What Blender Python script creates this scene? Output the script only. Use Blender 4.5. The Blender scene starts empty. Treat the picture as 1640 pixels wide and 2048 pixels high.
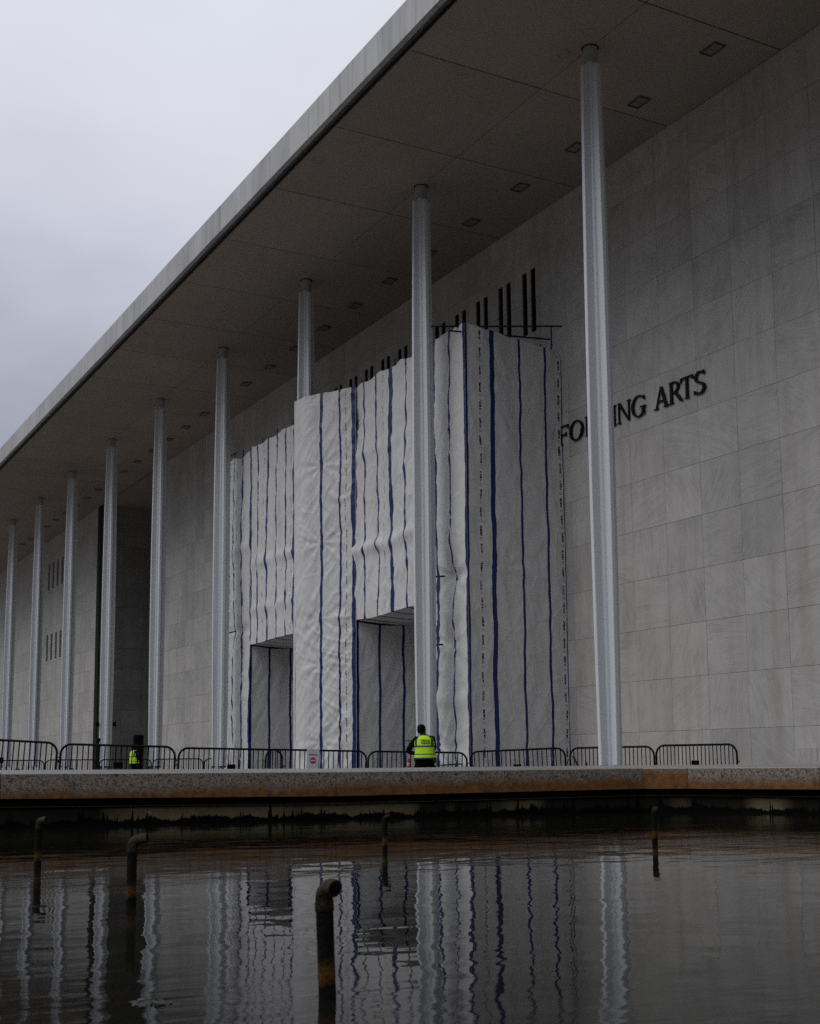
import bpy, bmesh, math, random
from mathutils import Vector, Matrix, noise
random.seed(7)
R = math.radians
scene = bpy.context.scene
COL = scene.collection

# ------------------------------------------------------------------ camera, sky, sun, exposure
cam_d = bpy.data.cameras.new('camera')
cam = bpy.data.objects.new('camera', cam_d)
COL.objects.link(cam)
cam_d.sensor_fit = 'HORIZONTAL'
cam_d.sensor_width = 36.0
cam_d.lens = 2534.95 / 1640 * 36.0
cam_d.shift_y = 164.6 / 1640
cam_d.clip_start = 0.1
cam_d.clip_end = 4000
EYE = Vector((0, 0, 1.2))
_r = Vector((0.87776, -0.47903, -0.00847)); _u = Vector((-0.05505, -0.1184, 0.99144)); _f = Vector((0.47593, 0.86978, 0.1303))
cam.matrix_world = Matrix(((_r.x, _u.x, -_f.x, EYE.x), (_r.y, _u.y, -_f.y, EYE.y), (_r.z, _u.z, -_f.z, EYE.z), (0, 0, 0, 1)))
cam_d.dof.use_dof = True
cam_d.dof.focus_distance = 33.0
cam_d.dof.aperture_fstop = 12.0
scene.camera = cam

SUN_EL, SUN_AZ = R(46), R(-82)      # azimuth measured from +Y towards +X
world = bpy.data.worlds.new('World')
scene.world = world
world.use_nodes = True
nt = world.node_tree
for n in list(nt.nodes): nt.nodes.remove(n)
w_out = nt.nodes.new('ShaderNodeOutputWorld')
bg = nt.nodes.new('ShaderNodeBackground'); bg.inputs['Strength'].default_value = 0.1
sky = nt.nodes.new('ShaderNodeTexSky'); sky.sky_type = 'NISHITA'; sky.sun_disc = False
sky.sun_elevation = SUN_EL; sky.sun_rotation = SUN_AZ
sky.air_density = 1.0; sky.dust_density = 3.0
tc = nt.nodes.new('ShaderNodeTexCoord')
sep = nt.nodes.new('ShaderNodeSeparateXYZ'); nt.links.new(tc.outputs['Generated'], sep.inputs[0])
cl = nt.nodes.new('ShaderNodeTexNoise'); cl.inputs['Scale'].default_value = 3.2; cl.inputs['Detail'].default_value = 5; cl.inputs['Roughness'].default_value = 0.5
mp = nt.nodes.new('ShaderNodeMapping'); mp.inputs['Scale'].default_value = (1, 1, 2.2)
nt.links.new(tc.outputs['Generated'], mp.inputs[0]); nt.links.new(mp.outputs[0], cl.inputs['Vector'])
ma = nt.nodes.new('ShaderNodeMath'); ma.operation = 'MULTIPLY_ADD'; ma.inputs[1].default_value = 0.30; ma.inputs[2].default_value = -0.15
nt.links.new(cl.outputs['Fac'], ma.inputs[0])
ad = nt.nodes.new('ShaderNodeMath'); ad.operation = 'ADD'
nt.links.new(sep.outputs['Z'], ad.inputs[0]); nt.links.new(ma.outputs[0], ad.inputs[1])
ramp = nt.nodes.new('ShaderNodeValToRGB')
SKYMUL = 10.0
stops = [(0.0, (0.07, 0.073, 0.083)), (0.14, (0.16, 0.163, 0.19)), (0.24, (0.365, 0.385, 0.465)), (0.36, (0.59, 0.61, 0.71)), (0.46, (0.70, 0.70, 0.79)), (0.58, (0.755, 0.80, 0.87)), (1.0, (0.88, 0.89, 0.90))]
cr = ramp.color_ramp
cr.elements[0].position = stops[0][0]; cr.elements[0].color = (*stops[0][1], 1)
cr.elements[1].position = stops[-1][0]; cr.elements[1].color = (*stops[-1][1], 1)
for p, c in stops[1:-1]:
    e = cr.elements.new(p); e.color = (*c, 1)
nt.links.new(ad.outputs[0], ramp.inputs[0])
vm = nt.nodes.new('ShaderNodeVectorMath'); vm.operation = 'SCALE'; vm.inputs['Scale'].default_value = SKYMUL
nt.links.new(ramp.outputs[0], vm.inputs[0])
mixs = nt.nodes.new('ShaderNodeMixRGB'); mixs.inputs[0].default_value = 0.97
nt.links.new(sky.outputs[0], mixs.inputs[1]); nt.links.new(vm.outputs[0], mixs.inputs[2])
nt.links.new(mixs.outputs[0], bg.inputs['Color']); nt.links.new(bg.outputs[0], w_out.inputs['Surface'])

sun_d = bpy.data.lights.new('sun', 'SUN'); sun_d.energy = 0.85; sun_d.angle = R(40); sun_d.color = (1.0, 0.97, 0.93)
sun = bpy.data.objects.new('sun', sun_d); COL.objects.link(sun)
sd = Vector((math.sin(SUN_AZ) * math.cos(SUN_EL), math.cos(SUN_AZ) * math.cos(SUN_EL), math.sin(SUN_EL)))
sun.rotation_euler = sd.to_track_quat('Z', 'Y').to_euler()
sun.location = sd * 80

vs = scene.view_settings
vs.view_transform = 'Standard'; vs.look = 'None'; vs.exposure = 0.0; vs.gamma = 1.0; vs.use_curve_mapping = False
scene.cycles.max_bounces = 6
scene.cycles.diffuse_bounces = 4
scene.cycles.glossy_bounces = 3
scene.cycles.use_denoising = False
scene.cycles.use_adaptive_sampling = True
scene.cycles.adaptive_threshold = 0.01
scene.cycles.caustics_reflective = False
scene.cycles.caustics_refractive = False

# ------------------------------------------------------------------ helpers
K = 0.5                       # size of the pool next to the hall
def pool_xyz(x, y, z): return EYE + (Vector((x, y, z)) - EYE) * K
class NT:
    """small node-tree writer"""
    def __init__(s, name):
        s.m = bpy.data.materials.new(name); s.m.use_nodes = True
        s.t = s.m.node_tree
        s.b = s.t.nodes['Principled BSDF']
    def n(s, typ, **kw):
        nd = s.t.nodes.new(typ)
        for k, v in kw.items():
            if k.startswith('i_'):
                key = k[2:].replace('_', ' ')
                nd.inputs[int(key) if key.isdigit() else key].default_value = v
            else: setattr(nd, k, v)
        return nd
    def l(s, a, b): s.t.links.new(a, b)
    def math(s, op, a, b=None, c=None, clamp=False):
        nd = s.t.nodes.new('ShaderNodeMath'); nd.operation = op; nd.use_clamp = clamp
        for i, v in enumerate((a, b, c)):
            if v is None: continue
            if isinstance(v, (int, float)): nd.inputs[i].default_value = v
            else: s.l(v, nd.inputs[i])
        return nd.outputs[0]
    def mix(s, fac, a, b, bt='MIX'):
        nd = s.t.nodes.new('ShaderNodeMixRGB'); nd.blend_type = bt
        for i, v in enumerate((fac, a, b)):
            if isinstance(v, (int, float)): nd.inputs[i].default_value = v
            elif isinstance(v, tuple): nd.inputs[i].default_value = (*v, 1) if len(v) == 3 else v
            else: s.l(v, nd.inputs[i])
        return nd.outputs[0]
    def ramp(s, fac, stops):
        nd = s.t.nodes.new('ShaderNodeValToRGB'); c = nd.color_ramp
        while len(c.elements) < len(stops): c.elements.new(0.5)
        for e, (p, col) in zip(c.elements, stops):
            e.position = p; e.color = (col, col, col, 1) if isinstance(col, (int, float)) else (*col, 1)
        s.l(fac, nd.inputs[0]); return nd.outputs[0]
    def noise(s, vec=None, scale=1.0, detail=4, rough=0.55, sc=None, dist=0.0):
        nd = s.t.nodes.new('ShaderNodeTexNoise'); nd.inputs['Scale'].default_value = scale
        nd.inputs['Detail'].default_value = detail; nd.inputs['Roughness'].default_value = rough
        nd.inputs['Distortion'].default_value = dist
        if vec is not None:
            if sc is not None: vec = s.map(vec, scale=sc)
            s.l(vec, nd.inputs['Vector'])
        return nd.outputs['Fac']
    def map(s, vec, scale=(1, 1, 1), rot=(0, 0, 0), loc=(0, 0, 0)):
        nd = s.t.nodes.new('ShaderNodeMapping')
        nd.inputs['Scale'].default_value = scale; nd.inputs['Rotation'].default_value = rot; nd.inputs['Location'].default_value = loc
        s.l(vec, nd.inputs[0]); return nd.outputs[0]
    def pos(s):
        return s.t.nodes.new('ShaderNodeNewGeometry').outputs['Position']
    def ppos(s):      # position in pool units
        return s.map(s.pos(), scale=(1 / K,) * 3, loc=tuple(EYE - EYE / K))
    def obj(s): return s.t.nodes.new('ShaderNodeTexCoord').outputs['Object']
    def bump(s, h, strength=0.5, dist=0.01):
        nd = s.t.nodes.new('ShaderNodeBump'); nd.inputs['Strength'].default_value = strength; nd.inputs['Distance'].default_value = dist
        s.l(h, nd.inputs['Height']); s.l(nd.outputs[0], s.b.inputs['Normal'])
    def set(s, **kw):
        for k, v in kw.items():
            key = {'col': 'Base Color', 'rough': 'Roughness', 'metal': 'Metallic', 'spec': 'Specular IOR Level', 'ior': 'IOR'}[k]
            if isinstance(v, tuple): s.b.inputs[key].default_value = (*v, 1)
            elif isinstance(v, (int, float)): s.b.inputs[key].default_value = v
            else: s.l(v, s.b.inputs[key])
        return s

def link(name, mesh, parent=None, loc=None, mats=None):
    o = bpy.data.objects.new(name, mesh); COL.objects.link(o)
    if mats:
        for m in mats: mesh.materials.append(m)
    if parent is not None: o.parent = parent
    if loc is not None: o.location = loc
    return o
def thing(name, label, cat, loc=(0, 0, 0), rz=0.0, group=None):
    o = bpy.data.objects.new(name, None); COL.objects.link(o); o.empty_display_size = 0.3
    o.location = loc; o.rotation_euler = (0, 0, rz)
    o['label'] = label; o['category'] = cat
    if group: o['group'] = group
    return o
def tag(o, label=None, cat=None, group=None, kind=None):
    if label: o['label'] = label
    if cat: o['category'] = cat
    if group: o['group'] = group
    if kind: o['kind'] = kind
    return o
def pyd(name, v, f, smooth=False):
    me = bpy.data.meshes.new(name); me.from_pydata(v, [], f); me.update()
    if smooth: me.polygons.foreach_set('use_smooth', [True] * len(me.polygons))
    return me
class MB:
    """collects simple solids into one mesh"""
    def __init__(s): s.v = []; s.f = []; s.mi = []; s.sm = []
    def add(s, v, f, mi=0, sm=False):
        o = len(s.v); s.v += [tuple(p) for p in v]; s.f += [tuple(i + o for i in q) for q in f]
        s.mi += [mi] * len(f); s.sm += [sm] * len(f)
    def box(s, c, d, mi=0, rz=0.0, bev=0.0):
        x, y, z = d[0] / 2, d[1] / 2, d[2] / 2
        if bev <= 0:
            v = [(-x, -y, -z), (x, -y, -z), (x, y, -z), (-x, y, -z), (-x, -y, z), (x, -y, z), (x, y, z), (-x, y, z)]
            f = [(0, 3, 2, 1), (4, 5, 6, 7), (0, 1, 5, 4), (1, 2, 6, 5), (2, 3, 7, 6), (3, 0, 4, 7)]
        else:
            bm = bmesh.new(); bmesh.ops.create_cube(bm, size=1)
            for q in bm.verts: q.co = Vector((q.co.x * d[0], q.co.y * d[1], q.co.z * d[2]))
            bmesh.ops.bevel(bm, geom=bm.edges[:], offset=bev, segments=1, affect='EDGES', profile=0.5)
            bm.verts.index_update()
            v = [tuple(q.co) for q in bm.verts]; f = [tuple(q.index for q in fc.verts) for fc in bm.faces]; bm.free()
        ca, sa = math.cos(rz), math.sin(rz)
        v = [(c[0] + p[0] * ca - p[1] * sa, c[1] + p[0] * sa + p[1] * ca, c[2] + p[2]) for p in v]
        s.add(v, f, mi)
    def tube(s, pts, r, n=8, mi=0, closed=False, cap=True, sm=True):
        pts = [Vector(p) for p in pts]; N = len(pts)
        rs = r if isinstance(r, (list, tuple)) else [r] * N
        t0 = (pts[1] - pts[0]).normalized()
        a = Vector((0, 0, 1)) if abs(t0.z) < 0.9 else Vector((1, 0, 0))
        nrm = (a - t0 * a.dot(t0)).normalized()
        v = []; f = []
        for i, p in enumerate(pts):
            if i == 0: t = t0
            elif i == N - 1: t = (pts[-1] - pts[-2]).normalized()
            else: t = ((pts[i + 1] - p).normalized() + (p - pts[i - 1]).normalized()).normalized()
            nrm = (nrm - t * nrm.dot(t)).normalized(); bn = t.cross(nrm)
            for k in range(n):
                an = 2 * math.pi * k / n
                v.append(p + (nrm * math.cos(an) + bn * math.sin(an)) * rs[i])
        for i in range(N - 1):
            for k in range(n):
                f.append((i * n + k, i * n + (k + 1) % n, (i + 1) * n + (k + 1) % n, (i + 1) * n + k))
        s.add(v, f, mi, sm)
        if cap:
            s.add([v[k] for k in range(n)], [tuple(range(n - 1, -1, -1))], mi)
            s.add([v[(N - 1) * n + k] for k in range(n)], [tuple(range(n))], mi)
    def prism(s, poly, z0, z1, mi=0):
        n = len(poly); v = [(p[0], p[1], z0) for p in poly] + [(p[0], p[1], z1) for p in poly]
        f = [tuple(range(n - 1, -1, -1)), tuple(range(n, 2 * n))] + [(i, (i + 1) % n, n + (i + 1) % n, n + i) for i in range(n)]
        s.add(v, f, mi)
    def mesh(s, name, mats=()):
        me = bpy.data.meshes.new(name); me.from_pydata(s.v, [], s.f); me.update()
        me.polygons.foreach_set('material_index', s.mi); me.polygons.foreach_set('use_smooth', s.sm)
        for m in mats: me.materials.append(m)
        return me
    def build(s, name, mats, parent=None, loc=None):
        return link(name, s.mesh(name, mats if isinstance(mats, (list, tuple)) else [mats]), parent, loc)
def nz(x, y=0.0, z=0.0): return noise.noise(Vector((x, y, z)))

# ------------------------------------------------------------------ materials
def m_plain(name, col, rough=0.5, metal=0.0, var=0.12, scale=6.0, spec=0.5):
    k = NT(name); f = k.noise(k.obj(), scale, 5)
    c = k.mix(f, tuple(max(0, q * (1 - var)) for q in col), tuple(min(1, q * (1 + var)) for q in col))
    return k.set(col=c, rough=rough, metal=metal, spec=spec).m

def m_marble(name, base, from_attr=False):
    k = NT(name)
    if from_attr:
        at = k.n('ShaderNodeAttribute', attribute_name='rnd'); rnd = at.outputs['Fac']
    else:
        oi = k.n('ShaderNodeObjectInfo'); rnd = oi.outputs['Random']
    p = k.pos()
    # every slab is cut from a different place: shift and turn the vein field by the slab's own number
    vm_ = k.n('ShaderNodeVectorRotate', rotation_type='X_AXIS'); k.l(p, vm_.inputs['Vector'])
    k.l(k.math('MULTIPLY', rnd, 9.0), vm_.inputs['Angle'])
    sh = k.n('ShaderNodeVectorMath', operation='ADD'); k.l(vm_.outputs[0], sh.inputs[0])
    cmb = k.n('ShaderNodeCombineXYZ'); k.l(k.math('MULTIPLY', rnd, 137.0), cmb.inputs[0]); k.l(k.math('MULTIPLY', rnd, 71.0), cmb.inputs[1])
    k.l(cmb.outputs[0], sh.inputs[1])
    v = sh.outputs[0]
    vein = k.noise(v, 1.0, 5, 0.6, sc=(1.6, 1.2, 10.0), dist=1.2)
    cloud = k.noise(v, 1.1, 4, 0.6)
    fine = k.noise(v, 60.0, 3, 0.7)
    f = k.math('ADD', k.math('MULTIPLY', vein, 0.55), k.math('MULTIPLY', cloud, 0.45))
    f = k.math('ADD', f, k.math('MULTIPLY_ADD', fine, 0.26, -0.13))
    tone = k.math('MULTIPLY_ADD', rnd, 0.18, 0.90)
    c = k.ramp(f, [(0.30, tuple(q * 0.70 for q in base)), (0.5, base), (0.70, tuple(min(1, q * 1.16) for q in base))])
    tn = k.n('ShaderNodeVectorMath', operation='SCALE'); k.l(c, tn.inputs[0]); k.l(tone, tn.inputs['Scale'])
    # rain wash streaks
    st = k.noise(p, 1.0, 5, 0.6, sc=(2.2, 2.2, 0.16))
    c2 = k.mix(k.ramp(st, [(0.46, 0.0), (0.72, 0.45)]), tn.outputs[0], tuple(q * f_ for q, f_ in zip(base, (0.66, 0.63, 0.58))))
    k.set(col=c2, rough=0.55, spec=0.3)
    k.bump(fine, 0.25, 0.003)
    return k.m
BASE_MARBLE = (0.462, 0.450, 0.430)
M = {}
M['marble'] = m_marble('marble', BASE_MARBLE)
M['marble_far'] = m_marble('marble_far', BASE_MARBLE, True)
M['joint'] = m_plain('joint_mortar', (0.20, 0.19, 0.18), 0.9)
M['shade_darkened_marble'] = m_marble('shade_darkened_marble', (0.24, 0.23, 0.215))  # marble darkened to stand in for the shade deep in the recess

k = NT('soffit_plaster'); oi = k.n('ShaderNodeObjectInfo'); p = k.pos()
g = k.noise(p, 45.0, 3, 0.7); b = k.noise(p, 0.35, 5, 0.6)
c = k.mix(k.math('ADD', k.math('MULTIPLY', b, 0.7), k.math('MULTIPLY', oi.outputs['Random'], 0.3)), (0.32, 0.272, 0.235), (0.47, 0.41, 0.36))
c = k.mix(k.ramp(g, [(0.35, 0.55), (0.6, 0.0)]), c, (0.16, 0.13, 0.105))
k.set(col=c, rough=0.9, spec=0.1); k.bump(g, 0.4, 0.004); M['soffit'] = k.m

k = NT('fascia_stone'); oi = k.n('ShaderNodeObjectInfo'); p = k.pos()
g = k.noise(p, 1.0, 6, 0.65, sc=(1.5, 1.5, 0.7)); st = k.noise(p, 1.0, 5, 0.6, sc=(5, 5, 0.35))
c = k.mix(g, (0.33, 0.335, 0.345), (0.56, 0.56, 0.565))
c = k.mix(k.ramp(st, [(0.5, 0.0), (0.75, 0.6)]), c, (0.20, 0.20, 0.205))
tn = k.n('ShaderNodeVectorMath', operation='SCALE'); k.l(c, tn.inputs[0]); k.l(k.math('MULTIPLY_ADD', oi.outputs['Random'], 0.25, 0.80), tn.inputs['Scale'])
k.set(col=tn.outputs[0], rough=0.6, spec=0.3); M['fascia'] = k.m

k = NT('column_paint'); p = k.pos()
st = k.noise(p, 1.0, 5, 0.6, sc=(9, 9, 0.3)); g = k.noise(p, 30, 3, 0.6)
c = k.mix(st, (0.53, 0.555, 0.59), (0.69, 0.705, 0.73)); c = k.mix(k.ramp(g, [(0.55, 0.0), (0.8, 0.3)]), c, (0.40, 0.40, 0.40))
k.set(col=c, rough=0.42, spec=0.4); k.bump(g, 0.15, 0.002); M['column'] = k.m
M['neck'] = m_plain('shade_grey_neck', (0.34, 0.33, 0.315), 0.8, 0, 0.2, 6, 0.1)  # greyer than the shaft: shade under the soffit is put into this colour
M['bronze'] = m_plain('dark_bronze', (0.008, 0.007, 0.0065), 0.6, 0.0, 0.2, 6, 0.15)
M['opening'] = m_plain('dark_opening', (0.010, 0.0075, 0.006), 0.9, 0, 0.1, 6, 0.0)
M['slot_reveal'] = m_plain('slot_reveal', (0.10, 0.075, 0.06), 0.8)
M['black_metal'] = m_plain('black_painted_metal', (0.004, 0.004, 0.0045), 0.6, 0.0, 0.3, 20, 0.12)
M['plate'] = m_plain('black_plate', (0.003, 0.003, 0.003), 0.8, 0, 0.1, 6, 0.08)
M['scaffold'] = m_plain('scaffold_steel', (0.012, 0.012, 0.013), 0.6, 0.0, 0.4, 15, 0.2)
M['lens'] = m_plain('frosted_lens', (0.25, 0.22, 0.19), 0.6, 0, 0.2, 6, 0.2)

# woven sheeting and its prints
def m_cloth(name, col, col2, rough=0.42):
    k = NT(name); p = k.pos()
    g = k.noise(p, 0.7, 5, 0.6); w = k.noise(p, 1.0, 4, 0.6, sc=(3.0, 3.0, 1.1), dist=1.4); d = k.noise(p, 1.0, 5, 0.6, sc=(1.4, 1.4, 0.25))
    c = k.mix(g, col2, col); c = k.mix(k.ramp(d, [(0.52, 0.0), (0.78, 0.5)]), c, tuple(q * 0.62 for q in col))
    wave = k.n('ShaderNodeTexVoronoi', feature='DISTANCE_TO_EDGE'); wave.inputs['Scale'].default_value = 1.6
    k.l(k.map(p, scale=(1.0, 1.0, 0.55), rot=(0.5, 0.35, 0.2)), wave.inputs['Vector'])
    cre = k.ramp(wave.outputs['Distance'], [(0.0, 1.0), (0.09, 0.0)])
    h = k.math('ADD', k.math('MULTIPLY', w, 0.75), k.math('MULTIPLY', cre, 0.34))
    h = k.math('ADD', h, k.math('MULTIPLY', k.noise(p, 9, 5, 0.65, dist=0.6), 0.10))
    k.set(col=c, rough=rough, spec=0.35); k.bump(h, 0.55, 0.05)
    return k.m
M['cloth'] = m_cloth('white_woven_sheet', (0.655, 0.655, 0.65), (0.56, 0.56, 0.555))
M['lining'] = m_cloth('grey_lining_sheet', (0.66, 0.66, 0.65), (0.56, 0.56, 0.55), 0.55)
M['stripe'] = m_cloth('blue_print_stripe', (0.010, 0.018, 0.125), (0.008, 0.014, 0.095))
k = NT('printed_strip'); uv = k.n('ShaderNodeUVMap').outputs[0]; sx = k.n('ShaderNodeSeparateXYZ'); k.l(uv, sx.inputs[0])
u_, v_ = sx.outputs[0], sx.outputs[1]
t = k.math('FRACT', k.math('DIVIDE', v_, 0.55)); tm = k.math('MULTIPLY', t, 0.55)
dx = k.math('MULTIPLY', k.math('SUBTRACT', u_, 0.5), 0.15); dy = k.math('SUBTRACT', tm, 0.08)
dist = k.math('SQRT', k.math('ADD', k.math('MULTIPLY', dx, dx), k.math('MULTIPLY', dy, dy)))
ring = k.math('MULTIPLY', k.math('GREATER_THAN', dist, 0.032), k.math('LESS_THAN', dist, 0.050))
wn = k.n('ShaderNodeTexWhiteNoise', noise_dimensions='2D')
cb = k.n('ShaderNodeCombineXYZ'); k.l(k.math('FLOOR', k.math('MULTIPLY', u_, 5.0)), cb.inputs[0]); k.l(k.math('FLOOR', k.math('DIVIDE', v_, 0.018)), cb.inputs[1]); k.l(cb.outputs[0], wn.inputs['Vector'])
glyph = k.math('GREATER_THAN', wn.outputs['Value'], 0.25)
inx = k.math('MULTIPLY', k.math('GREATER_THAN', u_, 0.26), k.math('LESS_THAN', u_, 0.74))
iny = k.math('MULTIPLY', k.math('GREATER_THAN', tm, 0.17), k.math('LESS_THAN', tm, 0.48))
ink = k.math('MAXIMUM', k.math('MULTIPLY', ring, 0.7), k.math('MULTIPLY', glyph, k.math('MULTIPLY', inx, iny)))
k.set(col=k.mix(ink, (0.66, 0.66, 0.655), (0.03, 0.03, 0.035)), rough=0.45, spec=0.3); M['print'] = k.m

# granite coping
k = NT('granite_coping'); p = k.ppos(); sp = k.n('ShaderNodeSeparateXYZ'); k.l(p, sp.inputs[0]); oi = k.n('ShaderNodeObjectInfo')
v1 = k.n('ShaderNodeTexVoronoi'); v1.inputs['Scale'].default_value = 15; k.l(p, v1.inputs['Vector'])
g1 = k.noise(p, 38, 3, 0.75); g2 = k.noise(p, 15, 4, 0.7); g3 = k.noise(p, 1.3, 4, 0.6)
c = k.mix(k.ramp(g1, [(0.38, 0.0), (0.62, 1.0)]), (0.085, 0.069, 0.055), (0.32, 0.272, 0.228))
c = k.mix(k.ramp(g2, [(0.36, 1.0), (0.47, 0.0)]), c, (0.03, 0.025, 0.02))
c = k.mix(k.math('MULTIPLY', k.ramp(v1.outputs['Distance'], [(0.14, 1.0), (0.3, 0.0)]), k.math('GREATER_THAN', g3, 0.35)), c, (0.035, 0.028, 0.024))
# rust stain creeping up from the lower edge, heavier on some blocks (object colour alpha carries the amount)
edge = k.math('SUBTRACT', 1.0, k.math('DIVIDE', k.math('SUBTRACT', sp.outputs[2], 0.52), 0.48))
n1 = k.noise(p, 1.0, 6, 0.7, sc=(3.0, 3.0, 1.2))
sa = k.n('ShaderNodeSeparateColor'); k.l(oi.outputs['Color'], sa.inputs[0])
hgt = k.math('ADD', sa.outputs[0], k.math('MULTIPLY_ADD', n1, 0.9, -0.45))
rust = k.math('MULTIPLY', k.math('SUBTRACT', edge, k.math('SUBTRACT', 1.0, hgt)), 2.3, clamp=True)
rc = k.mix(k.ramp(k.noise(p, 7, 6, 0.75), [(0.3, 0.0), (0.7, 1.0)]), (0.05, 0.016, 0.003), (0.215, 0.082, 0.007))
c = k.mix(k.math('MULTIPLY', rust, k.math('MULTIPLY_ADD', g2, 0.5, 0.72)), c, rc)
geo = k.n('ShaderNodeNewGeometry'); sn = k.n('ShaderNodeSeparateXYZ'); k.l(geo.outputs['True Normal'], sn.inputs[0])
top = k.math('GREATER_THAN', sn.outputs[2], 0.6)
c = k.mix(top, c, k.mix(g1, (0.17, 0.163, 0.152), (0.27, 0.26, 0.245)))
k.set(col=c, rough=k.math('MULTIPLY_ADD', top, -0.45, 0.72), spec=0.4); k.bump(g1, 0.5, 0.006); M['granite'] = k.m

k = NT('pool_side_wall'); p = k.ppos(); sp = k.n('ShaderNodeSeparateXYZ'); k.l(p, sp.inputs[0])
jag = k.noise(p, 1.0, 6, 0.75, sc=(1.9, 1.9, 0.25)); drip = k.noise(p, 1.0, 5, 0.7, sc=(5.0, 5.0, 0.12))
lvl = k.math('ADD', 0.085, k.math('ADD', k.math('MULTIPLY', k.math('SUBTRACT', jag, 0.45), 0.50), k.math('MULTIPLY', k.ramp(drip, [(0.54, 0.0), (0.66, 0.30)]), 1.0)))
alg = k.math('MULTIPLY_ADD', k.math('SUBTRACT', lvl, sp.outputs[2]), 40.0, 0.5, clamp=True)
c = k.mix(k.noise(p, 6, 6, 0.7), (0.075, 0.058, 0.028), (0.235, 0.195, 0.115))
blk = k.noise(p, 1.0, 3, 0.5, sc=(0.35, 0.35, 0.0)); c = k.mix(k.ramp(blk, [(0.43, 0.0), (0.52, 0.95)]), c, (0.012, 0.011, 0.008))
wash = k.noise(p, 1.0, 4, 0.7, sc=(1.2, 1.2, 3.0)); c = k.mix(k.ramp(wash, [(0.70, 0.0), (0.73, 0.8)]), c, (0.42, 0.42, 0.38))
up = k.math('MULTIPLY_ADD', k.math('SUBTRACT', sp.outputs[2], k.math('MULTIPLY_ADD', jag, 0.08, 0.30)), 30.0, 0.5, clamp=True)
c = k.mix(up, c, (0.012, 0.010, 0.007))  # upper band painted near-black for the shade under the overhang
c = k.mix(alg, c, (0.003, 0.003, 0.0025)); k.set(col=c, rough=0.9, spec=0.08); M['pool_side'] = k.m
M['lip'] = m_plain('weathered_lip', (0.10, 0.085, 0.06), 0.8, 0.0, 0.95, 2.5, 0.1)
M['under'] = m_plain('stained_underside', (0.03, 0.026, 0.02), 0.9)

# pool water: dark, still, with slight ripples
k = NT('pool_water'); p = k.ppos()
a = k.noise(p, 1.0, 3, 0.5, sc=(0.55, 0.75, 1)); b = k.noise(p, 1.0, 2, 0.5, sc=(1.5, 2.1, 1), dist=0.3)
far = k.noise(k.map(p, rot=(0, 0, 0.08)), 1.0, 4, 0.6, sc=(1.0, 6.0, 1)); 
sp = k.n('ShaderNodeSeparateXYZ'); k.l(p, sp.inputs[0])
breeze = k.math('ADD', k.ramp(k.noise(p, 1.0, 2, 0.5, sc=(0.10, 0.22, 1)), [(0.48, 0.0), (0.66, 0.6)]), k.ramp(k.math('DIVIDE', k.math('ADD', sp.outputs[1], k.math('MULTIPLY', sp.outputs[0], 0.25)), 40.0), [(0.38, 0.0), (0.46, 0.14)]))
c2 = k.noise(p, 1.0, 2, 0.5, sc=(5.5, 7.0, 1))
h = k.math('ADD', k.math('MULTIPLY', a, 0.012), k.math('MULTIPLY', b, 0.0048))
h = k.math('ADD', h, k.math('MULTIPLY', c2, 0.0003))
h = k.math('ADD', h, k.math('MULTIPLY', k.math('MULTIPLY', far, breeze), 0.009))
k.set(col=(0.006, 0.006, 0.005), rough=0.0, ior=1.19, spec=0.5); k.bump(h, 1.0, K); k.b.inputs['Specular Tint'].default_value = (0.90, 0.96, 1.0, 1); M['water'] = k.m

k = NT('plaza_paving'); p = k.pos(); g = k.noise(p, 14, 4, 0.7); b = k.noise(p, 0.3, 4)
c = k.mix(g, (0.12, 0.113, 0.105), (0.21, 0.20, 0.19)); c = k.mix(k.ramp(b, [(0.4, 0), (0.7, 0.4)]), c, (0.13, 0.125, 0.12))
k.set(col=c, rough=0.5, spec=0.4); M['paving'] = k.m

# old fountain pipe
k = NT('fountain_pipe'); p = k.obj(); sp = k.n('ShaderNodeSeparateXYZ'); k.l(p, sp.inputs[0])
n1 = k.noise(p, 14, 5, 0.7); n2 = k.noise(p, 5, 4, 0.7)
z = k.math('ADD', sp.outputs[2], k.math('MULTIPLY_ADD', n2, 0.24, -0.12))
c = k.mix(n1, (0.010, 0.008, 0.006), (0.085, 0.066, 0.050))
c = k.mix(k.ramp(z, [(0.45, 0.97), (0.56, 0.0)]), c, (0.005, 0.004, 0.003))
org = k.mix(n1, (0.012, 0.005, 0.001), (0.17, 0.078, 0.012))
c = k.mix(k.ramp(z, [(0.06, 0.0), (0.09, 0.9), (0.13, 0.75), (0.21, 0.0)]), c, org)
c = k.mix(k.ramp(z, [(0.055, 1.0), (0.07, 0.0)]), c, (0.004, 0.004, 0.003))
k.set(col=c, rough=0.85, spec=0.1); k.bump(n1, 1.0, 0.02); M['pipe'] = k.m

# clothing
M['hivis'] = m_plain('hi_vis_yellow', (0.50, 0.86, 0.02), 0.7, 0, 0.10, 9)
M['reflect'] = m_plain('grey_reflective_band', (0.055, 0.072, 0.05), 0.6, 0, 0.2, 30, 0.2)
M['navy'] = m_plain('navy_cloth', (0.004, 0.004, 0.006), 0.9, 0, 0.3, 12, 0.05)
M['trouser'] = m_plain('black_trouser_cloth', (0.003, 0.003, 0.003), 0.9, 0, 0.3, 12, 0.05)
M['skin'] = m_plain('skin', (0.045, 0.025, 0.016), 0.6, 0, 0.1, 6, 0.3)
M['hair'] = m_plain('black_hair', (0.004, 0.0035, 0.003), 0.8, 0, 0.2, 20, 0.1)
M['shoe'] = m_plain('black_leather', (0.01, 0.01, 0.01), 0.35)
M['white_board'] = m_plain('white_board', (0.62, 0.62, 0.70), 0.4, 0, 0.04)
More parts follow.
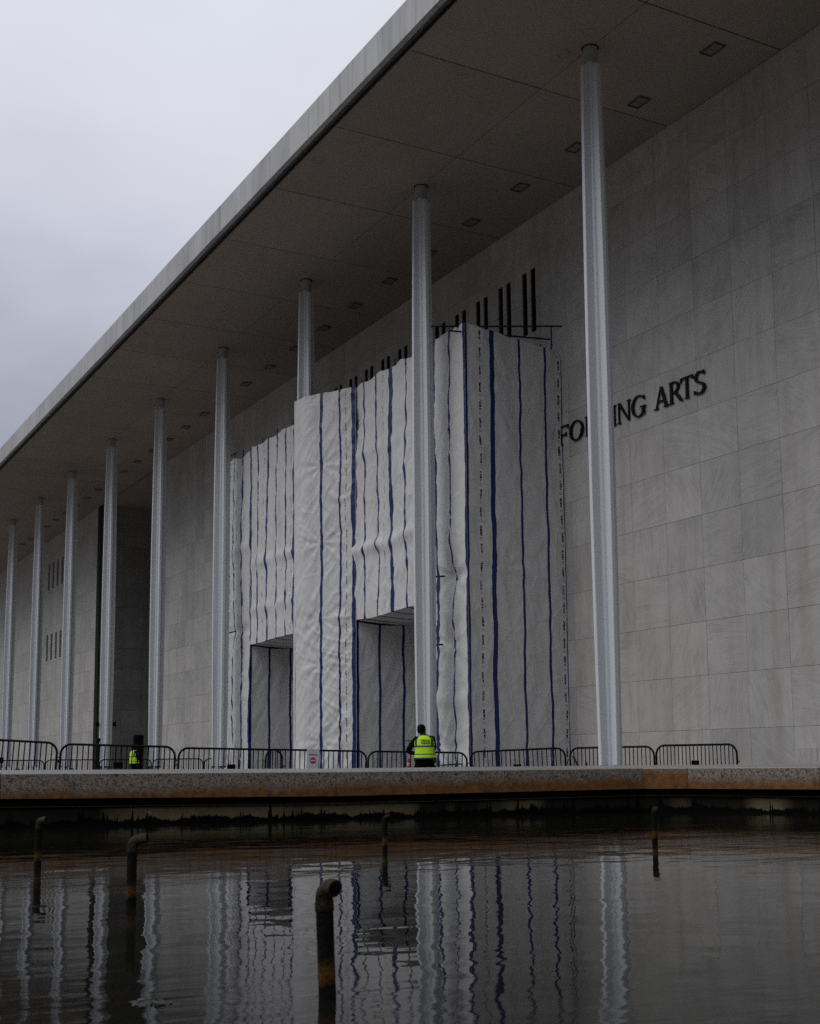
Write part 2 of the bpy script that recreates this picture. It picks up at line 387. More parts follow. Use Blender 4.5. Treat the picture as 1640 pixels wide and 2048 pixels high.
M['red'] = m_plain('red_print', (0.55, 0.02, 0.025), 0.5)
M['navy_print'] = m_plain('navy_print', (0.03, 0.04, 0.13), 0.5)
M['white_print'] = m_plain('white_print', (0.75, 0.72, 0.72), 0.5)
M['cone_red'] = m_plain('cone_plastic', (0.26, 0.016, 0.014), 0.6)
M['cone_white'] = m_plain('cone_white_band', (0.33, 0.28, 0.27), 0.4)
M['rubber'] = m_plain('black_rubber', (0.015, 0.015, 0.015), 0.8)

# ------------------------------------------------------------------ setting: terrain, water, plaza, pool edge
WALLX, COLX, EAVEX = 22.9, 18.5, 14.21
SOF, FAST = 19.04, 19.99
Y0, BAY, PW, PH = 24.073, 8.799, 8.799 / 6, 1.4287
ZB = 1.9475 - PH          # bottom of the lowest full course

tag(link('terrain', pyd('terrain', [(-1500, -1500, -1.6), (1500, -1500, -1.6), (1500, 1500, -1.6), (-1500, 1500, -1.6)], [(0, 1, 2, 3)]), mats=[M['paving']]), kind='structure')

def dep(px, py, D):
    d = _f + _r * ((px - 820) / 2534.95) - _u * ((py - 1188.6) / 2534.95)
    return d * D + EYE
# front line of the pool coping: plan points with top and bottom heights (it has settled a little)
led = []
led.append((Vector((-70.0, 29.5)), 1.03, 0.55))
led.append((Vector((-10.0, 25.4)), 1.03, 0.55))
for (px, ty, by, D) in ((0, 1547, 1598, 23.6), (672, 1543, 1592.3, 26.2), (1287, 1536, 1577.5, 29.0), (1376, 1535.5, 1577.3, 28.6), (1640, 1534, 1579, 26.8)):
    a = dep(px, ty, D); b = dep(px, by, D); led.append((Vector((b.x, b.y)), a.z, b.z))
led.append((Vector((21.6, 15.5)), 1.0, 0.52))
led.append((Vector((21.9, -6.0)), 1.0, 0.52))
def outward(i):
    a = led[max(0, i - 1)][0]; b = led[min(len(led) - 1, i + 1)][0]; d = (b - a).normalized()
    return Vector((-d.y, d.x))
wet = thing('pool_edge_wall', 'speckled granite pool wall with rust stains along its lower edge, in front of the barriers', 'wall', EYE * (1 - K))
wet.scale = (K,) * 3
CW = 1.05
for i in range(len(led) - 1):
    (a, at_, ab), (b, bt, bb) = led[i], led[i + 1]
    L = (b - a).length; t = (b - a) / L; gap = 0.006
    a2, b2 = a + t * gap, b - t * gap; na, nb = outward(i), outward(i + 1)
    v = []
    for q, n_, zt, zb in ((a2, na, at_, ab), (b2, nb, bt, bb)):
        p1, p2, p3 = q, q + n_ * 0.02, q + n_ * CW
        v += [(p1.x, p1.y, zb), (p1.x, p1.y, zt - 0.018), (p2.x, p2.y, zt), (p3.x, p3.y, zt + 0.058), (p3.x, p3.y, -1.9), (p3.x - n_.x * 0.5, p3.y - n_.y * 0.5, -1.9), (p3.x - n_.x * 0.5, p3.y - n_.y * 0.5, zb)]
    m_ = 7
    f = [(j, j + m_, (j + 1) % m_ + m_, (j + 1) % m_) for j in range(m_)] + [tuple(range(m_)), tuple(range(2 * m_ - 1, m_ - 1, -1))]
    o = link('coping_block', pyd('coping_block', v, f), wet, mats=[M['granite']])
    o.color = ({2: 0.56, 3: 0.70, 4: 1.08, 5: 0.62}.get(i, 0.56), 0, 0, 1)
    if i == 4: o['label'] = 'short corner block stained deep orange'
# recessed wall below the overhang, weathered lip, dark underside
side_v, side_f, lipv = [], [], []
for i, (a, zt, zb) in enumerate(led):
    n_ = outward(i); q = a + n_ * 0.30; side_v += [(q.x, q.y, -1.5), (q.x, q.y, zb + 0.02)]
    lq = a + n_ * 0.20; lipv.append((lq.x, lq.y, zb - 0.165))
for i in range(len(led) - 1): side_f.append((2 * i, 2 * i + 2, 2 * i + 3, 2 * i + 1))
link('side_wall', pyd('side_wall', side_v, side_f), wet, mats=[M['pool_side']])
mb = MB()
for i in range(len(lipv) - 1):
    a, b = Vector(lipv[i]), Vector(lipv[i + 1]); d = (b - a); d.z = 0; n_ = Vector((-d.y, d.x, 0)).normalized()
    v = []
    for q in (a, b): v += [q, q + Vector((0, 0, 0.007)), q + n_ * 0.15 + Vector((0, 0, 0.012)), q + n_ * 0.15]
    mb.add(v, [(0, 1, 5, 4), (1, 2, 6, 5), (0, 4, 7, 3), (2, 3, 7, 6)])
mb.build('metal_lip', M['lip'], wet)

water = link('pool_water', pyd('pool_water', [(-70, -8, 0), (23, -8, 0), (23, 31, 0), (-70, 31, 0)], [(0, 1, 2, 3)]), mats=[M['water']])
water.location = EYE * (1 - K); water.scale = (K,) * 3
tag(water, kind='structure')
tag(link('pool_floor', pyd('pool_floor', [(-37, -4.2, 0.05), (12, -4.2, 0.05), (12, 16, 0.05), (-37, 16, 0.05)], [(0, 1, 2, 3)]), mats=[M['under']]), kind='structure')

BARS = [((4.287, 29.178, 1.822), (6.622, 28.497, 1.68)), ((6.758, 28.655, 1.66), (9.253, 28.221, 1.583)), ((9.818, 29.638, 1.578), (12.4, 29.383, 1.52)),
        ((12.46, 30.611, 1.547), (15.184, 30.28, 1.483)), ((15.366, 30.525, 1.485), (17.785, 29.44, 1.424)), ((17.744, 29.114, 1.447), (19.49, 27.228, 1.524)),
        ((19.522, 27.096, 1.515), (20.587, 25.017, 1.528)), ((20.564, 24.912, 1.546), (21.255, 22.809, 1.548))]
BARS2 = [((11.135, 59.986, 1.4), (13.205, 58.855, 1.391)), ((13.287, 58.923, 1.402), (15.361, 57.79, 1.393)), ((15.494, 57.947, 1.393), (17.575, 56.808, 1.396)),
         ((17.635, 56.775, 1.395), (19.567, 55.488, 1.398)), ((19.627, 55.455, 1.397), (21.391, 54.031, 1.389))]
BH = 1.10
contacts = [(p[0], p[1], p[2] - BH) for pr in BARS + BARS2 for p in pr]
def ground(x, y):
    sw = 0.004; s = 0.40 * sw
    for cx, cy, cz in contacts:
        w = 1.0 / ((x - cx) ** 2 + (y - cy) ** 2 + 0.15) ** 1.3; sw += w; s += w * cz
    return s / sw
# plaza sheet fanning out from behind the coping, gently uneven
gv, gf = [], []
gl = []
for i in range(len(led) - 1):
    a, b = led[i][0], led[i + 1][0]; n = max(1, int((b - a).length / 1.2)) if i >= 1 else 12
    for j in range(n): gl.append((a.lerp(b, j / n) * K, outward(i).lerp(outward(i + 1), j / n).normalized()))
gl.append((led[-1][0] * K, outward(len(led) - 1)))
steps = [0.4, 2, 3, 4, 5, 6, 7, 8, 10, 12, 15, 19, 24, 28, 31, 33, 36, 42, 60, 100, 200, 600]
for q, n_ in gl:
    for s in steps:
        p = q + n_ * s
        gv.append((p.x, p.y, ground(p.x, p.y)))
m_ = len(steps)
for i in range(len(gl) - 1):
    for j in range(m_ - 1): gf.append((i * m_ + j, (i + 1) * m_ + j, (i + 1) * m_ + j + 1, i * m_ + j + 1))
plaza = tag(link('plaza', pyd('plaza', gv, gf, True), mats=[M['paving']]), kind='structure')
# bank on the near side, behind the camera
near = MB(); near.box((-25, -104.0, 0.0), (300, 200, 1.5)); tag(near.build('terrace', M['paving']), kind='structure')

# ------------------------------------------------------------------ the hall
hall = thing('performing_arts_hall', 'long pale marble hall with slender columns under a wide flat roof, beyond the pool', 'building')
YA, YB = Y0 - BAY * 4, Y0 + BAY * 12            # ends of what is built
REC0, REC1 = 73.9, 86.4                         # full-height recess in the wall
mb = MB()
mb.box((WALLX + 1.0, (YA + REC0) / 2, 9.6), (1.94, REC0 - YA, 19.2))
mb.box((WALLX + 1.0, (REC1 + YB) / 2, 9.6), (1.94, YB - REC1, 19.2))
mb.box((WALLX + 14, YB - 0.5, 9.5), (24, 1.0, 19.0)); mb.box((WALLX + 14, YA + 0.5, 9.5), (24, 1.0, 19.0))
wall = mb.build('wall', M['joint'], hall)
# recess: marble return walls with shade put into their colour, and a dark back
rmb = MB(); rmb.box((0, 0, 0), (PW - 0.008, 0.1, PH - 0.008), bev=0.002); rec_me = rmb.mesh('recess_slab', [M['shade_darkened_marble']])
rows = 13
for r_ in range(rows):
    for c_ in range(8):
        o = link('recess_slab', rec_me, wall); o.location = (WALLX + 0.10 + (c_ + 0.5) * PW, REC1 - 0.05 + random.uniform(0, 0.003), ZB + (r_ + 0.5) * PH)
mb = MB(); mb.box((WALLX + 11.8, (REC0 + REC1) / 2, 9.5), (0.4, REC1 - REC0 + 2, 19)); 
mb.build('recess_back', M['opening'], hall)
mb = MB(); mb.box((WALLX - 0.02, REC1 + 0.45, 9.7), (0.06, 0.9, 18.6)); mb.build('corner_dark_strip', M['bronze'], hall)  # full-height dark strip on the wall beside the recess

# marble slabs: nearest and clearest as parts, the rest joined
slotY = [33.43 + PW * k for k in range(12)]
farY = [97.6 + PW * k for k in range(4)]
def in_slot(yc, z0, z1):
    for s in slotY:
        if abs(s - yc) < 0.9 and z1 > 15.1: return True
    return False
slabs, rest = [], []
colsY = []
y = Y0 - 0.05 - PW * 30
while y < YB:
    colsY.append(y); y += PW
for y in colsY:
    yc = y + PW / 2
    if yc > REC0 - 0.3 and yc < REC1 + 0.9: continue
    for r_ in range(rows):
        z0 = ZB + r_ * PH
        hid = 32.6 < yc < 51.4 and z0 < 13.2
        if hid: continue
        vis = (20.6 < yc < 31.9 and r_ >= 0) or (51.4 < yc < 66) or (31.9 <= yc <= 51.4)
        (slabs if vis else rest).append((yc, z0 + PH / 2))
print('slabs', len(slabs), 'rest', len(rest))
# slit windows cut through the slab layer: pairs of dark slots
slits = [(s + d, 15.12, 17.28) for s in slotY for d in (-0.25, 0.245)]
slits += [(s + d, z0, z1) for s in farY for d in (-0.165, 0.165) for z0, z1 in ((14.95, 17.05), (9.28, 11.36))]
SLW = 0.29
def slab_boxes(yc, zc):
    """a slab, split round the slits that cross it"""
    y0, y1, z0, z1 = yc - PW / 2 + 0.005, yc + PW / 2 - 0.005, zc - PH / 2 + 0.005, zc + PH / 2 - 0.005
    cuts = sorted((max(y0, s - SLW / 2), min(y1, s + SLW / 2), max(z0, a), min(z1, b)) for s, a, b in slits if s + SLW / 2 > y0 and s - SLW / 2 < y1 and b > z0 and a < z1)
    if not cuts: return [(y0, y1, z0, z1)]
    out = []; cur = y0; zs0 = min(c[2] for c in cuts); zs1 = max(c[3] for c in cuts)
    for a, b, _, _ in cuts:
        if a > cur + 0.002: out.append((cur, a, zs0, zs1))
        cur = max(cur, b)
    if y1 > cur + 0.002: out.append((cur, y1, zs0, zs1))
    if zs0 > z0 + 0.002: out.append((y0, y1, z0, zs0))
    if zs1 < z1 - 0.002: out.append((y0, y1, zs1, z1))
    return out
plain_mb = MB(); plain_mb.box((0, 0, 0), (0.06, PW - 0.007, PH - 0.007), bev=0.002)
plain_me = plain_mb.mesh('marble_slab', [M['marble']])
for yc, zc in slabs[:298]:
    bx = slab_boxes(yc, zc)
    off = random.uniform(-0.002, 0.003)
    if len(bx) == 1:
        o = link('marble_slab', plain_me, wall); o.location = (WALLX + off, yc, zc)
        o.rotation_euler = (0, random.uniform(-0.0012, 0.0012), random.uniform(-0.0012, 0.0012))
    else:
        mb = MB()
        for a, b, c_, d in bx: mb.box((0, (a + b) / 2 - yc, (c_ + d) / 2 - zc), (0.06, b - a, d - c_))
        o = mb.build('marble_slab', M['marble'], wall); o.location = (WALLX + off, yc, zc)
mb = MB(); rn = []
for yc, zc in rest + slabs[298:]:
    q = random.random(); off = random.uniform(-0.002, 0.003)
    for a, b, c_, d in slab_boxes(yc, zc):
        mb.box((WALLX + off, (a + b) / 2, (c_ + d) / 2), (0.06, b - a, d - c_)); rn += [q] * 6
o = mb.build('marble_slabs', M['marble_far'], wall)
at = o.data.attributes.new('rnd', 'FLOAT', 'FACE'); at.data.foreach_set('value', rn)
tag(o, kind='stuff')
smb = MB(); smb.box((0, 0, 0), (0.012, SLW, 2.16)); slit_me = smb.mesh('slit_window', [M['opening']])
for s, a, b in slits:
    o = link('slit_window', slit_me, hall); o.location = (WALLX + 0.020, s, (a + b) / 2); o.scale = (1, 1, (b - a) / 2.16)

# roof: slab body, stone fascia pieces, plaster soffit panels
mb = MB(); mb.box((EAVEX + 0.36 + 12, (YA + YB) / 2, (SOF + FAST) / 2 + 0.06), (24.0, YB - YA + 8, FAST - SOF - 0.10))
roof = mb.build('roof', M['joint'], hall)
fm = MB(); fm.box((0, 0, 0), (0.16, PW - 0.012, FAST - SOF - 0.02), bev=0.006); fas_me = fm.mesh('fascia_stone', [M['fascia']])
y = 25.842 - PW * 24
while y < YB + 4:
    o = link('fascia_stone', fas_me, roof); o.location = (EAVEX + random.uniform(-0.004, 0.004), y + PW / 2, (SOF + FAST) / 2 + 0.01); y += PW
mb = MB(); mb.box((EAVEX + 0.06, (YA + YB) / 2, FAST + 0.012), (0.24, YB - YA + 8, 0.03)); mb.build('roof_edge_trim', M['fascia'], roof)
mb = MB(); mb.box((EAVEX + 0.20, (YA + YB) / 2, SOF - 0.02), (0.05, YB - YA + 8, 0.06)); mb.build('eave_shadow_bar', M['bronze'], roof)  # near-black bar added as the shadow strip between fascia and soffit
PY = BAY / 2
sp1 = MB(); w1 = COLX - (EAVEX + 0.27); sp1.box((0, 0, 0), (w1 - 0.02, PY - 0.045, 0.05), bev=0.008); s1 = sp1.mesh('soffit_panel', [M['soffit']])
sp2 = MB(); w2 = WALLX - 0.06 - COLX; sp2.box((0, 0, 0), (w2 - 0.02, PY - 0.045, 0.05), bev=0.008); s2 = sp2.mesh('soffit_panel', [M['soffit']])
y = Y0 - PY / 2 * 1 - PY * 8 + 0.0
y = 21.87 - PY * 7
while y < YB:
    for me_, xc in ((s1, EAVEX + 0.27 + w1 / 2), (s2, COLX + w2 / 2)):
        o = link('soffit_panel', me_, roof); o.location = (xc, y + PY / 2, SOF + 0.012 + random.uniform(0, 0.004))
    y += PY
mb = MB(); mb.box((WALLX + 6, (REC0 + REC1) / 2, SOF + 0.02), (11.9, REC1 - REC0 + 1, 0.05)); mb.build('recess_ceiling', M['soffit'], roof)
# recessed downlights near the wall
lm = MB()
for (x, yy, dx, dy) in ((0, -0.26, 0.35, 0.03), (0, 0.26, 0.35, 0.03), (-0.17, 0, 0.03, 0.55), (0.17, 0, 0.03, 0.55)): lm.box((x, yy, 0), (dx, dy, 0.05))
lt_me = lm.mesh('downlight', [m_plain('aged_light_frame', (0.115, 0.10, 0.088), 0.8, 0, 0.3, 8, 0.1)])
l2 = MB(); l2.box((0, 0.125, 0), (0.29, 0.20, 0.03)); l2.box((0, -0.125, 0), (0.29, 0.20, 0.03)); l2.box((0, 0, 0.01), (0.29, 0.03, 0.03)); ln_me = l2.mesh('lens', [M['lens']])
for i in range(-3, 30):
    o = link('downlight', lt_me, roof); o.location = (21.25, 22.62 + i * BAY / 3, SOF - 0.035)
    q = link('lens', ln_me, o); q.location = (0, 0, 0.01)
rg = MB(); rg.tube([(0.17 * math.cos(a), 0.17 * math.sin(a), 0) for a in [2 * math.pi * i / 20 for i in range(21)]], 0.012, 6, cap=False); rg_me = rg.mesh('access_ring', [M['soffit']])
for x, yy in ((18.04, 23.5), (14.9, 32.72), (18.05, 24.6), (14.9, 50.3), (18.05, 41.1)):
    o = link('access_ring', rg_me, roof); o.location = (x, yy, SOF - 0.016)

# columns: rounded-square core with four tapering fins that stop short of floor and roof
def half(z):
    t = (z - 0.4) / (SOF - 0.4)
    return 0.30 + (0.275 - 0.30) * t + 0.30 * t * (1 - t)
core = MB(); zs = [0.0, 1.0, 3, 6, 9, 12, 15, 17.5, 18.62]
def ring(c, n=24):
    out = []
    for k in range(n):
        a = 2 * math.pi * (k + 0.5) / n; ca, sa = math.cos(a), math.sin(a); e = 2 / 3.4
        out.append((c * abs(ca) ** e * (1 if ca > 0 else -1), c * abs(sa) ** e * (1 if sa > 0 else -1)))
    return out
v, f = [], []
for z in zs: v += [(x, y_, z) for x, y_ in ring(half(z) * 0.40)]
for i in range(len(zs) - 1):
    for k_ in range(24): f.append((i * 24 + k_, i * 24 + (k_ + 1) % 24, (i + 1) * 24 + (k_ + 1) % 24, (i + 1) * 24 + k_))
core.add(v, f, 0, True); core_me = core.mesh('column', [M['column']])
fin = MB(); zf = [1.06, 3, 5, 7, 9, 11, 13, 15, 17, 18.5]; v, f = [], []
for z in zf:
    a = half(z); tk = 0.058; i0 = a * 0.33
    v += [(i0, -tk, z), (a - 0.012, -tk, z), (a, -tk + 0.012, z), (a, tk - 0.012, z), (a - 0.012, tk, z), (i0, tk, z)]
for i in range(len(zf) - 1):
    for k_ in range(5): f.append((i * 6 + k_, i * 6 + k_ + 1, (i + 1) * 6 + k_ + 1, (i + 1) * 6 + k_))
f += [tuple(range(5, -1, -1)), tuple(range(len(v) - 6, len(v)))]
fin.add(v, f); fin_me = fin.mesh('fin', [M['column']])
nk = MB(); nk.tube([(0, 0, 18.62), (0, 0, SOF - 0.01)], 0.185, 20); nk_me = nk.mesh('neck', [M['neck']])
co = MB(); co.tube([(0.205 * math.cos(a), 0.205 * math.sin(a), SOF - 0.012) for a in [2 * math.pi * i / 24 for i in range(25)]], 0.022, 6, cap=False); co_me = co.mesh('collar_ring', [M['bronze']])
ft = MB()
for sx, sy in ((1, 0), (-1, 0), (0, 1), (0, -1)): ft.box((sx * 0.25, sy * 0.25, 1.02), (0.10 if sx else 0.09, 0.10 if sy else 0.09, 0.07))
ft_me = ft.mesh('fin_foot', [M['bronze']])
for kx in range(0, 10):
    c_ = link('column', core_me, hall); c_.location = (COLX, Y0 + BAY * kx, 0)
    for q in range(4):
        o = link('fin', fin_me, c_); o.rotation_euler = (0, 0, q * math.pi / 2)
    link('neck', nk_me, c_); link('collar_ring', co_me, c_); link('fin_foot', ft_me, c_)
    if kx == 5:
        fl = MB(); 
        fl.box((-0.47, 0.0, 3.3), (0.16, 0.16, 0.26), bev=0.02); fl.box((0.47, 0.0, 3.3), (0.16, 0.16, 0.26), bev=0.02)
        fl.box((-0.36, 0, 3.3), (0.12, 0.05, 0.05)); fl.box((0.36, 0, 3.3), (0.12, 0.05, 0.05))
        link('floodlight_pair', fl.mesh('floodlight_pair', [M['plate']]), c_)

# raised bronze lettering on the wall
def arc(cx, cz, rx, rz, a0, a1, th, tv, n=22):
    """elliptical stroke: thickness th at the sides, tv at top and bottom"""
    o, i = [], []
    for j in range(n + 1):
        a = R(a0 + (a1 - a0) * j / n); ca, sa = math.cos(a), math.sin(a)
        o.append((cx + rx * ca, cz + rz * sa)); i.append((cx + (rx - th) * ca, cz + (rz - tv) * sa))
    return [[o[j], o[j + 1], i[j + 1], i[j]] for j in range(n)]
def bar(x0, z0, x1, z1, w): # slanted stem with horizontal cut
    return [[(x0 - w / 2, z0), (x0 + w / 2, z0), (x1 + w / 2, z1), (x1 - w / 2, z1)]]
def rect(x0, z0, x1, z1): return [[(x0, z0), (x1, z0), (x1, z1), (x0, z1)]]
S_, T_ = 0.135, 0.055
LET = {
 'F': (0.60, bar(.14, 0, .14, 1, S_) + rect(.03, 0, .27, T_) + rect(.03, 1 - T_, .14, 1) + rect(.2, 1 - .075, .60, 1) + [[(.53, .8), (.60, .78), (.60, .93), (.55, .93)]] + rect(.2, .48, .48, .55) + rect(.44, .42, .49, .61)),
 'O': (0.86, arc(.43, .5, .43, .52, 0, 360, .135, .06, 40)),
 'R': (0.80, bar(.14, 0, .14, 1, S_) + rect(.03, 0, .27, T_) + rect(.03, 1 - T_, .14, 1) + arc(.30, .74, .32, .26, -90, 90, .135, .065, 18) + rect(.2, 1 - .065, .30, 1) + rect(.2, .48, .30, .545) + [[(.30, .5), (.44, .52), (.80, 0), (.64, 0)]]),
 'I': (0.28, bar(.14, 0, .14, 1, S_) + rect(.02, 0, .26, T_) + rect(.02, 1 - T_, .26, 1)),
 'N': (0.86, bar(.12, 0, .12, 1, .065) + bar(.74, 0, .74, 1, .065) + [[(.05, 1), (.21, 1), (.775, 0), (.70, 0)]] + rect(.02, 0, .23, T_) + rect(.63, 1 - T_, .85, 1)),
 'M': (1.0, bar(.12, 0, .16, 1, .065) + bar(.86, 0, .82, 1, S_) + [[(.10, 1), (.24, 1), (.54, .05), (.46, .05)], [(.46, .05), (.52, .05), (.82, 1), (.74, 1)]] + rect(.02, 0, .24, T_) + rect(.74, 0, .99, T_)),
 'G': (0.86, arc(.45, .5, .45, .52, 42, 325, .135, .06, 34) + rect(.67, .06, .81, .44) + rect(.57, .40, .88, .45) + [[(.74, .78), (.82, .72), (.82, .94), (.77, .9)]]),
 'A': (0.88, [[(.10, 0), (.17, 0), (.46, .98), (.40, .98)], [(.38, 1), (.52, 1), (.82, 0), (.66, 0)]] + rect(.27, .30, .64, .365) + rect(.0, 0, .27, T_) + rect(.58, 0, .90, T_)),
 'T': (0.76, bar(.38, 0, .38, 1, S_) + rect(.26, 0, .50, T_) + rect(.02, 1 - .075, .74, 1) + [[(.0, .78), (.05, .78), (.10, .93), (.02, .93)], [(.71, .78), (.76, .78), (.74, .93), (.66, .93)]]),
 'S': (0.60, arc(.31, .75, .27, .27, 35, 270, .12, .07, 24) + arc(.30, .25, .29, .27, -145, 90, .125, .07, 24) + [[(.16, .55), (.30, .48), (.46, .46), (.30, .54)]] + [[(.48, .82), (.55, .80), (.55, 1.0), (.51, .96)], [(.05, .20), (.10, .02), (.04, 0.0), (.03, .2)]]),
}
for ch, ya, yb in (('F', 31.93, 31.35), ('O', 31.29, 30.57), ('R', 30.50, 29.86), ('M', 29.83, 29.24), ('I', 29.19, 28.96), ('N', 28.92, 28.28), ('G', 28.24, 27.62), ('A', 27.25, 26.61), ('R', 26.60, 26.02), ('T', 26.12, 25.58), ('S', 25.56, 25.10)):
    wd, polys = LET[ch]; sx = (ya - yb) / wd; mb = MB(); H = 0.62
    for j, pl in enumerate(polys):
        d = 0.055 + 0.0006 * j
        n = len(pl); v = [(-d, -x * sx, z * H) for x, z in pl] + [(-0.02, -x * sx, z * H) for x, z in pl]
        mb.add(v, [tuple(range(n)), tuple(range(2 * n - 1, n - 1, -1))] + [(i, n + i, n + (i + 1) % n, (i + 1) % n) for i in range(n)])
    o = mb.build('letter', M['bronze'], hall); o.location = (WALLX - 0.035, ya, 10.95)
    o['label'] = 'raised dark bronze letter ' + ch
# low service hatch on the wall at the far right
mb = MB(); mb.box((WALLX - 0.035, 22.15, 1.22), (0.02, 0.62, 0.42)); mb.build('wall_hatch', M['marble'], hall)

# ------------------------------------------------------------------ sheeted scaffold in front of the entrance
enc = thing('sheeted_scaffold', 'scaffold wrapped in white sheeting with blue vertical stripes against the marble wall', 'scaffold')
def sheet(path, ztop, zbot, stripes, dashes, seed, normal_out=1, amp=1.0, ds=0.075, dz=0.085, diag=0.0, sag=(), rip=True, name='tarp_sheet', mat='cloth', pins=(), wob=1.0, bulge=0.0, crease=1.0, dw=0.045):
    """cloth hung along a plan path; stripes/dashes are (arc position, width); heights are functions of arc position"""
    P = [Vector(p) for p in path]; seg = [(P[i + 1] - P[i]).length for i in range(len(P) - 1)]; L = sum(seg)
    def at(s):
        s = min(max(s, 0), L - 1e-6); i = 0
        while i < len(seg) - 1 and s > seg[i]: s -= seg[i]; i += 1
        t = (P[i + 1] - P[i]).normalized(); return P[i] + t * s, Vector((t.y, -t.x)) * normal_out
    marks = []
    for s, w in stripes: marks.append((max(0, s - w / 2), min(L, s + w / 2), 1))
    for s in dashes: marks.append((max(0, s - dw), s + dw, 2))
    marks.sort(); ss = [0.0]; kind = []
    def fill(a, b, kd):
        n = max(1, int(round((b - a) / ds))) if kd == 0 else max(1, int(round((b - a) / 0.12)))
        for i in range(1, n + 1): ss.append(a + (b - a) * i / n); kind.append(kd)
    cur = 0.0
    for a, b, kd in marks:
        if a > cur + 1e-4: fill(cur, a, 0)
        fill(max(a, cur), b, kd); cur = b
    if cur < L - 1e-4: fill(cur, L, 0)
    zmax = max(ztop(s) for s in ss); zmin = min(zbot(s) for s in ss); nr = max(2, int((zmax - zmin) / dz))
    v = []; uvs = []
    lastmark = None
    for i, s in enumerate(ss):
        for j in range(nr + 1):
            q = j / nr; zt = ztop(s) + (0.03 * nz(s * 1.6, seed) + 0.015 * nz(s * 5, seed + 3) if rip else 0); zb = zbot(s)
            z = zb + (zt - zb) * q
            wobble = wob * (0.045 * nz(z * 0.55, seed, s * 0.22) + 0.028 * nz(z * 1.7, seed + 5, s * 0.6) + 0.010 * nz(z * 4.5, seed + 9, s * 0.9))
            edge = min(1.0, min(s, L - s) / 0.3 + 0.35)
            p, n = at(s)
            t = Vector((-n.y, n.x)) * normal_out
            d = 0.07 * nz(s * 0.45, z * 0.22, seed) + 0.040 * nz(s * 1.5, z * 0.16, seed + 11)
            d += 0.030 * nz(s * 2.3 + z * 0.9, z * 0.75 - s * 0.4, seed + 21) + 0.013 * nz(s * 5.0, z * 2.4, seed + 31) + 0.006 * nz(s * 8.5, z * 5.0, seed + 41)
            th = 0.9 * nz(s * 0.35, z * 0.22, seed + 91) + (1.0 if diag >= 0 else -1.0) * (0.55 + 0.5 * abs(diag))
            cu = s * math.cos(th) - (z) * math.sin(th) * 0.9; cv = s * math.sin(th) + z * math.cos(th)
            c1 = max(0, 1 - abs(nz(cu * 2.4, cv * 0.15, seed + 101)) * 5.0); c3 = max(0, 1 - abs(nz(cu * 4.6, cv * 0.26, seed + 111)) * 5.0)
            d += (0.030 * c1 * c1 * max(0, 0.35 + nz(s * 0.7, z * 0.45, seed + 121) * 1.6) + 0.016 * c3 * c3 * max(0, 0.3 + nz(s * 0.9, z * 0.6, seed + 131) * 1.6)) * crease
            if diag:
                a_ = s * 0.8 + z * 0.75 * diag; rid = 1 - abs(nz(a_ * 2.6, (z - s * diag) * 0.28, seed + 51)) * 2.2
                r2 = 1 - abs(nz(a_ * 5.5 + 0.6 * nz(s, z, seed), (z - s * diag) * 0.45, seed + 71)) * 2.4
                d += 0.060 * max(0, rid) ** 2 * (0.5 + 0.5 * nz(z * 0.4, s * 0.5, seed + 61)) + 0.028 * max(0, r2) ** 2 * (0.5 + 0.6 * nz(z * 0.7, s * 0.7, seed + 81))
            for zs_, am in sag:
                g = math.exp(-((z - zs_ - 0.25 * nz(s * 0.6, seed)) / 0.22) ** 2); d += am * g * (0.6 + 0.5 * nz(s * 1.4, seed + 2))
            for (ps, pz, am) in pins:     # tied-back points: folds run out from them like a star
                rr = math.hypot(s - ps, z - pz); an = math.atan2(z - pz, s - ps)
                d += -am * math.exp(-rr / 0.5) + 0.022 * math.sin(an * 9 + seed + 2 * nz(an * 2, seed)) * math.exp(-(rr / 1.3) ** 2) * min(1, rr / 0.2)
            if bulge: d += bulge * math.sin(math.pi * min(1, max(0, s / L))) * (0.5 + 0.5 * nz(z * 0.3, seed))
            d *= amp * edge
            v.append((p.x + n.x * d + t.x * wobble * edge, p.y + n.y * d + t.y * wobble * edge, z))
            uvs.append(z)
    f = []; mi = []; fu = []
    for i in range(len(ss) - 1):
        for j in range(nr):
            a = i * (nr + 1) + j; b = a + nr + 1
            f.append((a, b, b + 1, a + 1)); mi.append(kind[i])
            fu += [0, uvs[a], 1, uvs[b], 1, uvs[b + 1], 0, uvs[a + 1]]
    me = bpy.data.meshes.new(name); me.from_pydata(v, [], f); me.update()
    for m_ in (M[mat], M['stripe'], M['print']): me.materials.append(m_)
    me.polygons.foreach_set('material_index', mi); me.polygons.foreach_set('use_smooth', [True] * len(f))
    ul = me.uv_layers.new(name='uv'); ul.data.foreach_set('uv', fu)
    return link(name, me, enc)
ZT = 14.39; ZG = 0.40; ZO = 6.05; FX = 19.3; SY = 31.71
const = lambda z: (lambda s: z)
# side facing along the wall: starts at the wall, ends at the front corner
sheet([(22.88, SY), (19.3, SY)], lambda s: 13.98 + 0.41 * min(1, s / 3.5) - (0.25 if s < 0.25 else 0), const(ZG),
      [(3.53, 0.08), (2.62, 0.16), (1.59, 0.085), (0.64, 0.085), (0.02, 0.04)], [3.06, 0.13], 1, 1, 0.75, diag=-0.35, pins=[(2.35, 6.9, 0.05)], crease=0.6, dw=0.075)
